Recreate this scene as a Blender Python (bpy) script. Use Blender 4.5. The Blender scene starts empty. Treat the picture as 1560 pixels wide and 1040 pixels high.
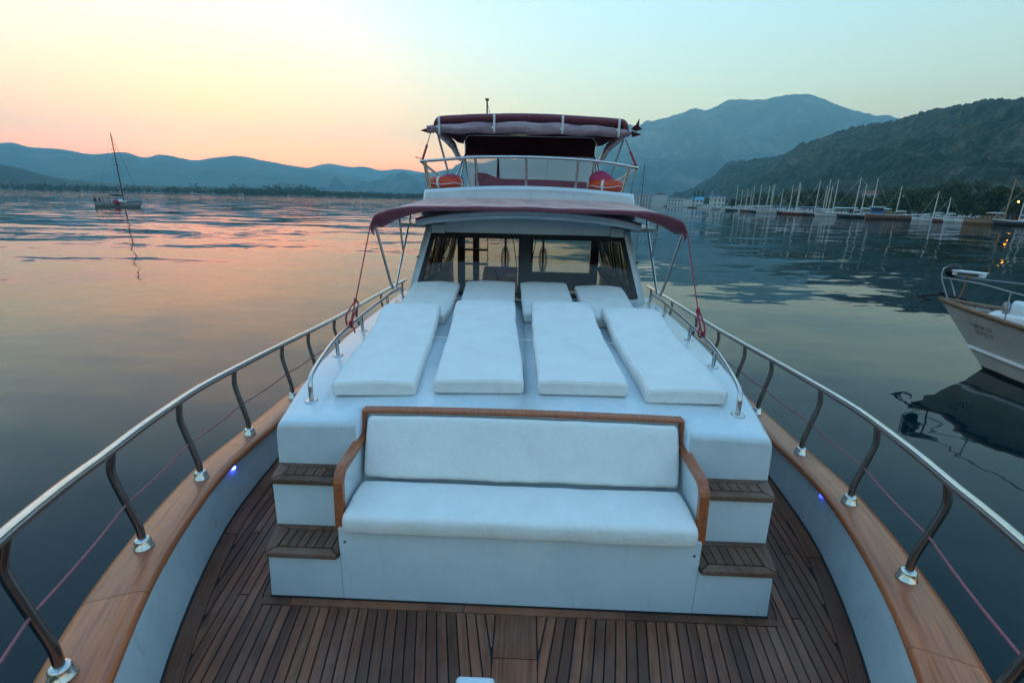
import bpy, math, random
from mathutils import Vector, Matrix, noise, Quaternion
random.seed(7)
scene = bpy.context.scene
col = scene.collection
R = math.radians
WATER = -1.1                                   # sea level; the foredeck of the yacht is z = 0

# ------------------------------------------------------------------ camera
cam_d = bpy.data.cameras.new('camera')
cam = bpy.data.objects.new('camera', cam_d); col.objects.link(cam)
cam.matrix_world = Matrix(((0.999228, -0.030102, 0.025263, 0.0),
                           (0.032714, 0.280945, -0.959166, 0.0),
                           (0.021775, 0.959252, 0.281713, 2.25),
                           (0, 0, 0, 1)))
cam_d.sensor_width = 36.0; cam_d.lens = 16.915
cam_d.clip_start = 0.05; cam_d.clip_end = 40000
scene.camera = cam

# ------------------------------------------------------------------ sky, sun, exposure
SUN_AZ, SUN_EL = -32.0, 2.45                     # degrees, azimuth from +Y towards +X
world = bpy.data.worlds.new('World'); scene.world = world
world.use_nodes = True
wn = world.node_tree; wn.nodes.clear()
sky = wn.nodes.new('ShaderNodeTexSky'); sky.sky_type = 'NISHITA'; sky.sun_disc = False
sky.sun_elevation = R(SUN_EL); sky.sun_rotation = R(SUN_AZ)
sky.altitude = 0; sky.air_density = 2.0; sky.dust_density = 1.0; sky.ozone_density = 3.7
bg = wn.nodes.new('ShaderNodeBackground'); bg.inputs['Strength'].default_value = 0.15
wo = wn.nodes.new('ShaderNodeOutputWorld')
wb = wn.nodes.new('ShaderNodeMix'); wb.data_type = 'RGBA'; wb.blend_type = 'MULTIPLY'; wb.inputs[0].default_value = 1.0
wb.inputs[7].default_value = (1.02, 1.0, 0.89, 1)          # white balance of the whole sky
bw = wn.nodes.new('ShaderNodeRGBToBW'); pw = wn.nodes.new('ShaderNodeMath'); pw.operation = 'POWER'; pw.inputs[1].default_value = -0.45   # compresses the sky's brightness range over the whole dome
sc_ = wn.nodes.new('ShaderNodeVectorMath'); sc_.operation = 'SCALE'
hsv = wn.nodes.new('ShaderNodeHueSaturation'); hsv.inputs['Saturation'].default_value = 1.0
wn.links.new(sky.outputs[0], bw.inputs[0]); wn.links.new(bw.outputs[0], pw.inputs[0])
wn.links.new(sky.outputs[0], sc_.inputs[0]); wn.links.new(pw.outputs[0], sc_.inputs['Scale']); wn.links.new(sc_.outputs[0], hsv.inputs['Color'])
wn.links.new(hsv.outputs[0], wb.inputs[6]); wn.links.new(wb.outputs[2], bg.inputs[0]); wn.links.new(bg.outputs[0], wo.inputs[0])

sun_d = bpy.data.lights.new('sun', 'SUN'); sun_d.energy = 0.5; sun_d.angle = R(1)
sun_d.color = (1.0, 0.72, 0.45)
sun = bpy.data.objects.new('sun', sun_d); col.objects.link(sun)
sdir = Vector((math.sin(R(SUN_AZ))*math.cos(R(SUN_EL)), math.cos(R(SUN_AZ))*math.cos(R(SUN_EL)), math.sin(R(SUN_EL))))
sun.rotation_euler = (-sdir).to_track_quat('-Z', 'Y').to_euler()

vs = scene.view_settings
vs.view_transform = 'Standard'; vs.look = 'None'; vs.gamma = 1.0; vs.use_curve_mapping = False
vs.exposure = 3.26
scene.render.engine = 'CYCLES'
cy = scene.cycles
cy.use_denoising = True
cy.max_bounces = 8; cy.diffuse_bounces = 3; cy.glossy_bounces = 4; cy.transmission_bounces = 6
cy.transparent_max_bounces = 16; cy.volume_bounces = 2
cy.sample_clamp_indirect = 6.0
cy.caustics_reflective = False; cy.caustics_refractive = False

# ------------------------------------------------------------------ node helpers and materials
def mat(name):
    m = bpy.data.materials.new(name); m.use_nodes = True
    return m, m.node_tree.nodes, m.node_tree.links, m.node_tree.nodes['Principled BSDF']

def N(nodes, kind, **kw):
    n = nodes.new(kind)
    for k, v in kw.items():
        if k in n.inputs: n.inputs[k].default_value = v
        else: setattr(n, k, v)
    return n

def ramp(nodes, stops):
    r = nodes.new('ShaderNodeValToRGB'); e = r.color_ramp.elements
    while len(e) < len(stops): e.new(0.5)
    for el, (p, c) in zip(e, stops):
        el.position = p; el.color = (*c, 1) if len(c) == 3 else c
    return r

def simple(name, color, rough=0.5, metal=0.0, vary=0.0, vscale=6.0, bump=0.0, bscale=60.0, coat=0.0, stretch=(1, 1, 1), spec=0.5, dark=None, dirt=0.0, crease=0.0):
    """plain surface with mottled colour and fine relief in object space"""
    m, n, l, b = mat(name)
    b.inputs['Roughness'].default_value = rough; b.inputs['Metallic'].default_value = metal
    b.inputs['Coat Weight'].default_value = coat; b.inputs['Specular IOR Level'].default_value = spec
    b.inputs['Base Color'].default_value = (*color, 1)
    tc = N(n, 'ShaderNodeTexCoord'); mp = N(n, 'ShaderNodeMapping'); mp.inputs['Scale'].default_value = stretch
    l.new(tc.outputs['Object'], mp.inputs['Vector'])
    if vary > 0:
        t = N(n, 'ShaderNodeTexNoise', Scale=vscale, Detail=6.0, Roughness=0.65)
        l.new(mp.outputs[0], t.inputs['Vector'])
        d = dark or tuple(c*(1-vary) for c in color)
        r = ramp(n, [(0.32, d), (0.62, color)])
        l.new(t.outputs[0], r.inputs[0]); l.new(r.outputs[0], b.inputs['Base Color'])
    if dirt > 0:
        t3 = N(n, 'ShaderNodeTexNoise', Scale=7.0, Detail=9.0, Roughness=0.72); mp3 = N(n, 'ShaderNodeMapping'); mp3.inputs['Scale'].default_value = (1.6, 1.6, 0.45)
        l.new(tc.outputs['Object'], mp3.inputs['Vector']); l.new(mp3.outputs[0], t3.inputs['Vector'])
        r3 = ramp(n, [(0.57, (1, 1, 1)), (0.74, (1-dirt, 1-dirt*1.05, 1-dirt*1.15))]); l.new(t3.outputs[0], r3.inputs[0])
        mx3 = N(n, 'ShaderNodeMix', data_type='RGBA', blend_type='MULTIPLY'); mx3.inputs[0].default_value = 1.0
        src = b.inputs['Base Color'].links[0].from_socket if b.inputs['Base Color'].links else None
        if src: l.new(src, mx3.inputs[6])
        else: mx3.inputs[6].default_value = (*color, 1)
        l.new(r3.outputs[0], mx3.inputs[7]); l.new(mx3.outputs[2], b.inputs['Base Color'])
    if bump > 0:
        t2 = N(n, 'ShaderNodeTexNoise', Scale=bscale, Detail=3.0)
        l.new(mp.outputs[0], t2.inputs['Vector'])
        bp = N(n, 'ShaderNodeBump', Strength=bump, Distance=0.01)
        l.new(t2.outputs[0], bp.inputs['Height']); l.new(bp.outputs[0], b.inputs['Normal'])
        if crease > 0:
            t4 = N(n, 'ShaderNodeTexNoise', Scale=7.0, Detail=4.0, Roughness=0.55, Distortion=1.2); l.new(mp.outputs[0], t4.inputs['Vector'])
            bp2 = N(n, 'ShaderNodeBump', Strength=crease, Distance=0.03); l.new(t4.outputs[0], bp2.inputs['Height']); l.new(bp2.outputs[0], bp.inputs['Normal'])
    return m

def wood(name, c_dark, c_light, rough, coat=0.0, along='Y', scale=1.0, rnd=0.35, grey=None, bump=0.25, coord='Object'):
    """grain along one axis, each object its own tone"""
    m, n, l, b = mat(name)
    tc = N(n, 'ShaderNodeTexCoord'); mp = N(n, 'ShaderNodeMapping'); oi = N(n, 'ShaderNodeObjectInfo')
    s = [60*scale, 60*scale, 60*scale]; s['XYZ'.index(along)] = 2.2*scale
    mp.inputs['Scale'].default_value = s
    off = N(n, 'ShaderNodeVectorMath', operation='SCALE'); comb = N(n, 'ShaderNodeCombineXYZ')
    for k in range(3): l.new(oi.outputs['Random'], comb.inputs[k])
    l.new(comb.outputs[0], off.inputs[0]); off.inputs['Scale'].default_value = 37.0
    add = N(n, 'ShaderNodeVectorMath', operation='ADD')
    l.new(tc.outputs[coord], add.inputs[0]); l.new(off.outputs[0], add.inputs[1]); l.new(add.outputs[0], mp.inputs['Vector'])
    t = N(n, 'ShaderNodeTexNoise', Scale=1.0, Detail=5.0, Roughness=0.6, Distortion=0.4)
    l.new(mp.outputs[0], t.inputs['Vector'])
    r = ramp(n, [(0.28, c_dark), (0.72, c_light)])
    l.new(t.outputs[0], r.inputs[0]); out = r.outputs[0]
    if grey:
        t3 = N(n, 'ShaderNodeTexNoise', Scale=2.3, Detail=5.0, Roughness=0.7)
        l.new(tc.outputs['Object'], t3.inputs['Vector'])
        mr = N(n, 'ShaderNodeMapRange'); mr.inputs['From Min'].default_value = 0.42; mr.inputs['From Max'].default_value = 0.68
        mr.inputs['To Max'].default_value = 0.6
        l.new(t3.outputs[0], mr.inputs['Value'])
        mx = N(n, 'ShaderNodeMix', data_type='RGBA'); mx.inputs[7].default_value = (*grey, 1)
        l.new(mr.outputs[0], mx.inputs[0]); l.new(out, mx.inputs[6]); out = mx.outputs[2]
    hs = N(n, 'ShaderNodeHueSaturation')
    v = N(n, 'ShaderNodeMapRange'); v.inputs['To Min'].default_value = 1-rnd; v.inputs['To Max'].default_value = 1+rnd
    l.new(oi.outputs['Random'], v.inputs['Value']); l.new(v.outputs[0], hs.inputs['Value']); l.new(out, hs.inputs['Color'])
    l.new(hs.outputs[0], b.inputs['Base Color'])
    b.inputs['Roughness'].default_value = rough; b.inputs['Coat Weight'].default_value = coat; b.inputs['Coat Roughness'].default_value = 0.18
    bp = N(n, 'ShaderNodeBump', Strength=bump, Distance=0.004)
    l.new(t.outputs[0], bp.inputs['Height']); l.new(bp.outputs[0], b.inputs['Normal'])
    return m

def emitter(name, color, strength):
    m, n, l, b = mat(name)
    b.inputs['Base Color'].default_value = (*color, 1)
    b.inputs['Emission Color'].default_value = (*color, 1); b.inputs['Emission Strength'].default_value = strength
    return m

def glassy(name, tint, refl=1.0, veil=0.0, veil_col=(0.8, 0.8, 0.8), rough=0.01):
    """thin sheet: clear with a Fresnel reflection, optionally milky"""
    m, n, l, b = mat(name); n.remove(b)
    out = n['Material Output']
    tr = N(n, 'ShaderNodeBsdfTransparent'); tr.inputs[0].default_value = (*tint, 1)
    gl = N(n, 'ShaderNodeBsdfGlossy'); gl.inputs['Roughness'].default_value = rough
    fr = N(n, 'ShaderNodeFresnel'); fr.inputs[0].default_value = 1.45
    mm = N(n, 'ShaderNodeMath', operation='MULTIPLY'); mm.inputs[1].default_value = refl
    l.new(fr.outputs[0], mm.inputs[0])
    body = tr.outputs[0]
    if veil > 0:
        df = N(n, 'ShaderNodeBsdfTranslucent'); df.inputs[0].default_value = (*veil_col, 1)
        d2 = N(n, 'ShaderNodeBsdfDiffuse'); d2.inputs[0].default_value = (*veil_col, 1)
        a = N(n, 'ShaderNodeMixShader'); l.new(df.outputs[0], a.inputs[1]); l.new(d2.outputs[0], a.inputs[2])
        v = N(n, 'ShaderNodeMixShader'); v.inputs[0].default_value = veil
        l.new(tr.outputs[0], v.inputs[1]); l.new(a.outputs[0], v.inputs[2]); body = v.outputs[0]
    mx = N(n, 'ShaderNodeMixShader'); l.new(mm.outputs[0], mx.inputs[0]); l.new(body, mx.inputs[1]); l.new(gl.outputs[0], mx.inputs[2])
    l.new(mx.outputs[0], out.inputs[0])
    return m

M = {}
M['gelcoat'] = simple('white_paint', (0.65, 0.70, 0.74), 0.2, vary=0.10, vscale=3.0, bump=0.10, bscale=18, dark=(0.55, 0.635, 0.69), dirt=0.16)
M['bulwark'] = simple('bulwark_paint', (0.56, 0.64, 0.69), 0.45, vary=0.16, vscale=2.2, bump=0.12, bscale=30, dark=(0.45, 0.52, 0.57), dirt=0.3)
M['canvas'] = simple('white_canvas', (0.80, 0.785, 0.76), 0.9, vary=0.04, vscale=5.0, bump=0.35, bscale=45, spec=0.2, dark=(0.74, 0.725, 0.70), dirt=0.05, crease=0.22)
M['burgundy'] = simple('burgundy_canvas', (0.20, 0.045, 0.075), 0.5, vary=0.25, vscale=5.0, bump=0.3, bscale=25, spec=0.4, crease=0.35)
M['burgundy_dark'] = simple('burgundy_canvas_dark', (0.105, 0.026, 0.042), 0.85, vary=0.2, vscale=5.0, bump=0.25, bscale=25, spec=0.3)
M['steel'] = simple('polished_steel', (0.62, 0.61, 0.60), 0.16, metal=1.0, vary=0.15, vscale=14)
M['steel_post'] = simple('reflection_toned_steel', (0.30, 0.28, 0.27), 0.2, metal=1.0, vary=0.2, vscale=14)  # same steel as the rail, dark water and deck reflections put into its colour
M['teak'] = wood('weathered_teak', coord='UV', along='X', c_dark=(0.070, 0.022, 0.011), c_light=(0.29, 0.092, 0.040), rough=0.58, grey=(0.24, 0.125, 0.085), rnd=0.42)
M['teak_step'] = wood('weathered_step_teak', (0.06, 0.026, 0.015), (0.20, 0.085, 0.045), 0.6, grey=(0.19, 0.135, 0.11), rnd=0.3, along='Y')
M['varnish'] = wood('varnished_wood', (0.22, 0.045, 0.012), (0.55, 0.145, 0.040), 0.34, coat=0.3, scale=1.1, rnd=0.14, bump=0.12)
M['varnish_cap'] = wood('varnished_cap_wood', (0.22, 0.045, 0.012), (0.55, 0.145, 0.040), 0.34, coat=0.3, scale=1.1, rnd=0.14, coord='UV', along='X', bump=0.12)
M['caulk'] = simple('black_caulk', (0.012, 0.012, 0.013), 0.7)
M['black'] = simple('black_frame', (0.010, 0.010, 0.012), 0.35, vary=0.2)
M['interior'] = wood('interior_wood', (0.035, 0.014, 0.008), (0.10, 0.042, 0.022), 0.4, coat=0.2, rnd=0.1)
M['rope_red'] = simple('red_rope', (0.38, 0.02, 0.045), 0.8, vary=0.3, vscale=80, bump=0.5, bscale=180)
M['rope_pink'] = simple('faded_red_line', (0.36, 0.12, 0.14), 0.75, vary=0.3, vscale=60)
M['orange'] = simple('orange_buoy', (0.68, 0.065, 0.018), 0.45, vary=0.15, vscale=9)
M['pink'] = simple('pink_cloth', (0.50, 0.045, 0.13), 0.8, vary=0.25, vscale=14, bump=0.4, bscale=22)
M['tape'] = simple('pale_tape', (0.75, 0.75, 0.75), 0.4)
M['glass'] = glassy('window_glass', (0.80, 0.75, 0.69), 0.8)
M['vinyl'] = glassy('clear_vinyl', (0.95, 0.92, 0.9), 0.6, veil=0.30, veil_col=(0.9, 0.88, 0.86), rough=0.12)
M['vinyl_roll'] = simple('rolled_vinyl', (0.46, 0.32, 0.37), 0.18, vary=0.6, vscale=3.0, bump=0.6, bscale=9, stretch=(0.4, 3, 3), dark=(0.16, 0.08, 0.11))
for k_ in ('burgundy',):
    b_ = M[k_].node_tree.nodes['Principled BSDF']; b_.inputs['Sheen Weight'].default_value = 1.0; b_.inputs['Sheen Roughness'].default_value = 0.35; b_.inputs['Sheen Tint'].default_value = (1.0, 0.85, 0.95, 1)
M['led'] = emitter('blue_led', (0.05, 0.08, 1.0), 2.6)
M['led_dim'] = emitter('blue_led_dim', (0.03, 0.05, 0.9), 0.5)
M['speaker'] = simple('speaker_grey', (0.55, 0.56, 0.57), 0.6, vary=0.1, vscale=40)
M['paper'] = simple('console_cream', (0.55, 0.42, 0.38), 0.6, vary=0.1)

# ------------------------------------------------------------------ mesh builder
class MB:
    def __init__(s): s.v = []; s.f = []; s.sm = []
    def add(s, vs, fs, smooth=False):
        o = len(s.v); s.v.extend(tuple(p) for p in vs); s.f.extend(tuple(i+o for i in f) for f in fs); s.sm.extend([smooth]*len(fs)); return s
    def box(s, x0, x1, y0, y1, z0, z1):
        return s.add([(x0,y0,z0),(x1,y0,z0),(x1,y1,z0),(x0,y1,z0),(x0,y0,z1),(x1,y0,z1),(x1,y1,z1),(x0,y1,z1)],
              [(0,3,2,1),(4,5,6,7),(0,1,5,4),(1,2,6,5),(2,3,7,6),(3,0,4,7)])
    def obox(s, c, ax, ay, az):
        """box from centre and three half-axis vectors"""
        c, ax, ay, az = map(Vector, (c, ax, ay, az))
        p = [c+i*ax+j*ay+k*az for k in (-1,1) for (i,j) in ((-1,-1),(1,-1),(1,1),(-1,1))]
        return s.add(p, [(0,3,2,1),(4,5,6,7),(0,1,5,4),(1,2,6,5),(2,3,7,6),(3,0,4,7)])
    def loft(s, rings, closed=True, cap=True, smooth=True):
        n = len(rings[0]); vs = [p for r in rings for p in r]; fs = []
        m = n if closed else n-1
        for i in range(len(rings)-1):
            for j in range(m):
                k = (j+1) % n
                fs.append((i*n+j, i*n+k, (i+1)*n+k, (i+1)*n+j))
        s.add(vs, fs, smooth)
        if cap and closed:                                       # own vertices, so that the ends shade flat
            o = len(s.v); s.v.extend(tuple(q) for q in rings[0]); s.v.extend(tuple(q) for q in rings[-1])
            s.f.append(tuple(o+j for j in reversed(range(n)))); s.sm.append(False)
            s.f.append(tuple(o+n+j for j in range(n))); s.sm.append(False)
        return s
    def tube(s, pts, r, n=10, cap=True):
        pts = [Vector(p) for p in pts]; rings = []
        rr = r if isinstance(r, (list, tuple)) else [r]*len(pts)
        t0 = (pts[1]-pts[0]).normalized()
        u = t0.orthogonal().normalized()
        for i, p in enumerate(pts):
            t = (pts[min(i+1, len(pts)-1)]-pts[max(i-1, 0)]).normalized()
            u = (u - t*u.dot(t)).normalized(); w = t.cross(u)
            rings.append([p+rr[i]*(math.cos(2*math.pi*k/n)*u+math.sin(2*math.pi*k/n)*w) for k in range(n)])
        return s.loft(rings, True, cap, True)
    def lathe(s, c, prof, n=16, axis=(0, 0, 1)):
        q = Vector((0, 0, 1)).rotation_difference(Vector(axis)); c = Vector(c)
        return s.loft([[c+q @ Vector((r*math.cos(2*math.pi*k/n), r*math.sin(2*math.pi*k/n), z)) for k in range(n)] for r, z in prof])
    def prism(s, poly, d):
        """polygon (3D points) extruded by vector d"""
        p = [Vector(q) for q in poly]; d = Vector(d); n = len(p)
        s.add(p+[q+d for q in p], [tuple(range(n-1, -1, -1)), tuple(range(n, 2*n))]+[(i, (i+1) % n, n+(i+1) % n, n+i) for i in range(n)])
        return s
    def grid(s, fn, nu, nv, smooth=True):
        vs = [fn(i/(nu-1), j/(nv-1)) for i in range(nu) for j in range(nv)]
        return s.add(vs, [(i*nv+j, (i+1)*nv+j, (i+1)*nv+j+1, i*nv+j+1) for i in range(nu-1) for j in range(nv-1)], smooth)
    def build(s, name, material, parent=None, bevel=0.0, seg=2, solid=0.0):
        me = bpy.data.meshes.new(name); me.from_pydata([tuple(p) for p in s.v], [], s.f)
        me.polygons.foreach_set('use_smooth', s.sm); me.update()
        o = bpy.data.objects.new(name, me); col.objects.link(o)
        if material: me.materials.append(M[material] if isinstance(material, str) else material)
        if parent: o.parent = parent
        if solid:
            md = o.modifiers.new('solid', 'SOLIDIFY'); md.thickness = solid; md.offset = 0
        if bevel:
            md = o.modifiers.new('bevel', 'BEVEL'); md.width = bevel; md.segments = seg; md.limit_method = 'ANGLE'; md.angle_limit = R(40)
            md.harden_normals = False
        return o

def uv_loft(o, per, us, vs):
    """lengthwise / crosswise coordinates for a lofted piece so that its grain follows it"""
    lay = o.data.uv_layers.new(name='grain')
    for lp_ in o.data.loops:
        i = lp_.vertex_index; lay.data[lp_.index].uv = (us[min(i//per, len(us)-1)], vs[i % per])
    return o
def tag(o, label, cat, group=None):
    o['label'] = label; o['category'] = cat
    if group: o['group'] = group
    return o
def structure(o): o['kind'] = 'structure'; return o
def stuff(o, label=None, cat=None):
    o['kind'] = 'stuff'
    if label: o['label'] = label; o['category'] = cat
    return o
def empty(name, loc=(0, 0, 0), rz=0.0):
    o = bpy.data.objects.new(name, None); col.objects.link(o); o.location = loc; o.rotation_euler = (0, 0, rz); o.empty_display_size = 0.3; return o
def copy_tree(o, parent=None):
    c = o.copy(); col.objects.link(c); c.parent = parent
    for ch in list(o.children): copy_tree(ch, c)
    return c
def interp(pts, x):
    if x <= pts[0][0]: return pts[0][1]
    for (a, fa), (b, fb) in zip(pts, pts[1:]):
        if x <= b: return fa+(fb-fa)*(x-a)/(b-a)
    return pts[-1][1]
def smooth_interp(pts, x):
    """Catmull-Rom through (x, y) points"""
    if x <= pts[0][0]: return pts[0][1]
    if x >= pts[-1][0]: return pts[-1][1]
    for i in range(len(pts)-1):
        (a, fa), (b, fb) = pts[i], pts[i+1]
        if x <= b:
            h = b-a; t = (x-a)/h
            s0 = (fb-pts[i-1][1])/(b-pts[i-1][0]) if i > 0 else (fb-fa)/h
            s1 = (pts[i+2][1]-fa)/(pts[i+2][0]-a) if i+2 < len(pts) else (fb-fa)/h
            return (2*t**3-3*t*t+1)*fa+(t**3-2*t*t+t)*h*s0+(-2*t**3+3*t*t)*fb+(t**3-t*t)*h*s1
def curve(pts, n=8):
    """Catmull-Rom polyline through 3D points"""
    P = [Vector(p) for p in pts]; out = []
    for i in range(len(P)-1):
        p0 = P[i-1] if i else P[i]*2-P[i+1]; p1, p2 = P[i], P[i+1]; p3 = P[i+2] if i+2 < len(P) else p2*2-p1
        for k in range(n):
            t = k/n
            out.append(0.5*((2*p1)+(p2-p0)*t+(2*p0-5*p1+4*p2-p3)*t*t+(3*p1-p0-3*p2+p3)*t**3))
    return out+[P[-1]]
def fbm(p, o=5): return noise.fractal(Vector(p), 0.9, 2.1, o, noise_basis='PERLIN_ORIGINAL')
# ------------------------------------------------------------------ sea
def water_material():
    m, n, l, b = mat('sea_water')
    b.inputs['Base Color'].default_value = (0.0002, 0.013, 0.018, 1)
    b.inputs['Roughness'].default_value = 0.02; b.inputs['Specular IOR Level'].default_value = 0.36; b.inputs['IOR'].default_value = 1.333
    tc = N(n, 'ShaderNodeTexCoord')
    def slope(scale, amp, detail, stretch, dist=0.0):
        mp = N(n, 'ShaderNodeMapping'); mp.inputs['Scale'].default_value = stretch; mp.inputs['Rotation'].default_value = (0, 0, R(12))
        l.new(tc.outputs['Object'], mp.inputs['Vector'])
        t = N(n, 'ShaderNodeTexNoise', Scale=scale, Detail=detail, Roughness=0.5, Distortion=dist)
        l.new(mp.outputs[0], t.inputs['Vector'])
        s = N(n, 'ShaderNodeVectorMath', operation='SUBTRACT'); s.inputs[1].default_value = (0.5, 0.5, 0.5)
        l.new(t.outputs['Color'], s.inputs[0])
        k = N(n, 'ShaderNodeVectorMath', operation='SCALE'); l.new(s.outputs[0], k.inputs[0]); k.inputs['Scale'].default_value = amp
        return k
    swell = slope(0.26, 0.14, 3.0, (0.42, 1.0, 1.0))
    rip = slope(1.9, 0.12, 3.0, (0.42, 1.0, 1.0), 0.3)
    # wind patches: where the ripples stand up
    tp = N(n, 'ShaderNodeTexNoise', Scale=0.022, Detail=3.0, Roughness=0.55)
    mpp = N(n, 'ShaderNodeMapping'); mpp.inputs['Scale'].default_value = (0.5, 1.3, 1)
    l.new(tc.outputs['Object'], mpp.inputs['Vector']); l.new(mpp.outputs[0], tp.inputs['Vector'])
    pr = N(n, 'ShaderNodeMapRange'); pr.inputs['From Min'].default_value = 0.40; pr.inputs['From Max'].default_value = 0.62
    pr.inputs['To Min'].default_value = 0.5; pr.inputs['To Max'].default_value = 1.0
    l.new(tp.outputs[0], pr.inputs['Value'])
    # a breeze on the open water off the far shore
    sp_ = N(n, 'ShaderNodeSeparateXYZ'); l.new(tc.outputs['Object'], sp_.inputs[0])
    fy_ = N(n, 'ShaderNodeMapRange'); fy_.inputs['From Min'].default_value = 190; fy_.inputs['From Max'].default_value = 330; fy_.inputs['To Max'].default_value = 1.3; l.new(sp_.outputs[1], fy_.inputs['Value'])
    fx_ = N(n, 'ShaderNodeMapRange'); fx_.inputs['From Min'].default_value = 60; fx_.inputs['From Max'].default_value = -60; l.new(sp_.outputs[0], fx_.inputs['Value'])
    fm_ = N(n, 'ShaderNodeMath', operation='MULTIPLY_ADD'); l.new(fy_.outputs[0], fm_.inputs[0]); l.new(fx_.outputs[0], fm_.inputs[1]); l.new(pr.outputs[0], fm_.inputs[2]); pr = fm_
    rk = N(n, 'ShaderNodeVectorMath', operation='SCALE'); l.new(rip.outputs[0], rk.inputs[0]); l.new(pr.outputs[0], rk.inputs['Scale'])
    a = N(n, 'ShaderNodeVectorMath', operation='ADD'); l.new(swell.outputs[0], a.inputs[0]); l.new(rk.outputs[0], a.inputs[1])
    fl = N(n, 'ShaderNodeVectorMath', operation='MULTIPLY'); fl.inputs[1].default_value = (1, 1, 0); l.new(a.outputs[0], fl.inputs[0])
    up = N(n, 'ShaderNodeVectorMath', operation='ADD'); up.inputs[1].default_value = (0, 0, 1); l.new(fl.outputs[0], up.inputs[0])
    nm = N(n, 'ShaderNodeVectorMath', operation='NORMALIZE'); l.new(up.outputs[0], nm.inputs[0])
    l.new(nm.outputs[0], b.inputs['Normal'])
    return m
M['water'] = water_material()
sea = MB().add([(-7500, -1600, WATER), (7500, -1600, WATER), (7500, 8200, WATER), (-7500, 8200, WATER)], [(0, 1, 2, 3)]).build('sea', 'water')
structure(sea)

# ------------------------------------------------------------------ hills
def terrain_material(name, c0, c1, c2, scale, rock=None):
    m, n, l, b = mat(name)
    tc = N(n, 'ShaderNodeTexCoord')
    t = N(n, 'ShaderNodeTexNoise', Scale=scale, Detail=8.0, Roughness=0.68); l.new(tc.outputs['Object'], t.inputs['Vector'])
    r = ramp(n, [(0.33, c0), (0.5, c1), (0.68, c2)]); l.new(t.outputs[0], r.inputs[0]); out = r.outputs[0]
    if rock:
        t2 = N(n, 'ShaderNodeTexNoise', Scale=scale*0.35, Detail=9.0, Roughness=0.75); l.new(tc.outputs['Object'], t2.inputs['Vector'])
        mr = N(n, 'ShaderNodeMapRange'); mr.inputs['From Min'].default_value = 0.56; mr.inputs['From Max'].default_value = 0.66; l.new(t2.outputs[0], mr.inputs['Value'])
        mx = N(n, 'ShaderNodeMix', data_type='RGBA'); mx.inputs[7].default_value = (*rock, 1)
        l.new(mr.outputs[0], mx.inputs[0]); l.new(out, mx.inputs[6]); out = mx.outputs[2]
    l.new(out, b.inputs['Base Color']); b.inputs['Roughness'].default_value = 0.95; b.inputs['Specular IOR Level'].default_value = 0.1
    return m
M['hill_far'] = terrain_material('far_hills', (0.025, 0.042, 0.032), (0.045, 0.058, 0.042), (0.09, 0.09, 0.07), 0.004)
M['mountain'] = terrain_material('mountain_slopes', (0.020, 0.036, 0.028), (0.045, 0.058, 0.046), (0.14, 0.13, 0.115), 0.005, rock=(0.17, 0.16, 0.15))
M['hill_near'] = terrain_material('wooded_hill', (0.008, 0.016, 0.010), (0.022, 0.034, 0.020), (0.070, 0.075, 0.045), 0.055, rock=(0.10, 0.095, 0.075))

def ridge(name, prof, D, foot, back, material, nu, nv, amp, freq, seed=0.0, crest_amp=0.0):
    """land rising from the foot (m from the origin) to a crest at D(az), then falling away behind.
    prof: (azimuth deg, crest elevation deg seen from the boat)"""
    a0, a1 = prof[0][0], prof[-1][0]
    Df = D if callable(D) else (lambda az: D)
    Ff = foot if callable(foot) else (lambda az: foot)
    def fn(u, v):
        az = a0+(a1-a0)*u; d, f0 = Df(az), Ff(az)
        hc = d*math.tan(R(smooth_interp(prof, az)))+2.25
        if v < 0.75:
            t = v/0.75; r = f0+(d-f0)*t
            s = t*t*(3-2*t); s = 0.35*t+0.65*s
        else:
            t = (v-0.75)/0.25; r = d+back*t; s = 1-t*t*(3-2*t)*1.0
        x, y = r*math.sin(R(az)), r*math.cos(R(az))
        w = math.sin(math.pi*min(1, v/0.75)) if v < 0.75 else 0.0
        nz = fbm((x*freq+seed, y*freq, seed))*amp*(0.12+0.88*w)*min(1.0, 8*t if v < 0.75 else 1.0)
        gul = -abs(fbm((x*freq*0.45+seed, y*freq*0.45, 3.1+seed), 4))*amp*1.2*w
        ca = fbm((x*freq*11, y*freq*11, seed), 4)*crest_amp*min(1, t*5 if v < .75 else 1)
        z = max(WATER-0.9, WATER-0.9+(hc-WATER+0.9)*s+nz+gul+ca) if v < 0.999 else WATER-0.9
        if v == 0: z = WATER-0.9
        return (x, y, z)
    o = MB().grid(fn, nu, nv).build(name, material)
    return structure(o)

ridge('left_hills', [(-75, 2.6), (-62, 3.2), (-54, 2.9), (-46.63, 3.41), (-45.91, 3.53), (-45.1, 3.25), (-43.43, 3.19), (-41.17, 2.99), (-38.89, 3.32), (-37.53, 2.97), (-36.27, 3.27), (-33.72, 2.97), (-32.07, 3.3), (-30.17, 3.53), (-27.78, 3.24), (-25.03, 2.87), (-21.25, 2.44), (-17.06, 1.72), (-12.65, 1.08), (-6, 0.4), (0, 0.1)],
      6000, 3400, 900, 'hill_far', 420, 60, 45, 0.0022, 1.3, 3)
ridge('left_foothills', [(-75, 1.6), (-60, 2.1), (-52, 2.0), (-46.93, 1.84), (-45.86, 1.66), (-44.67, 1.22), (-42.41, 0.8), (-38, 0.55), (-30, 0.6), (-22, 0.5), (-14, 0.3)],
      2200, 1500, 300, 'hill_far', 260, 40, 14, 0.004, 5.3, 2)
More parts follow.
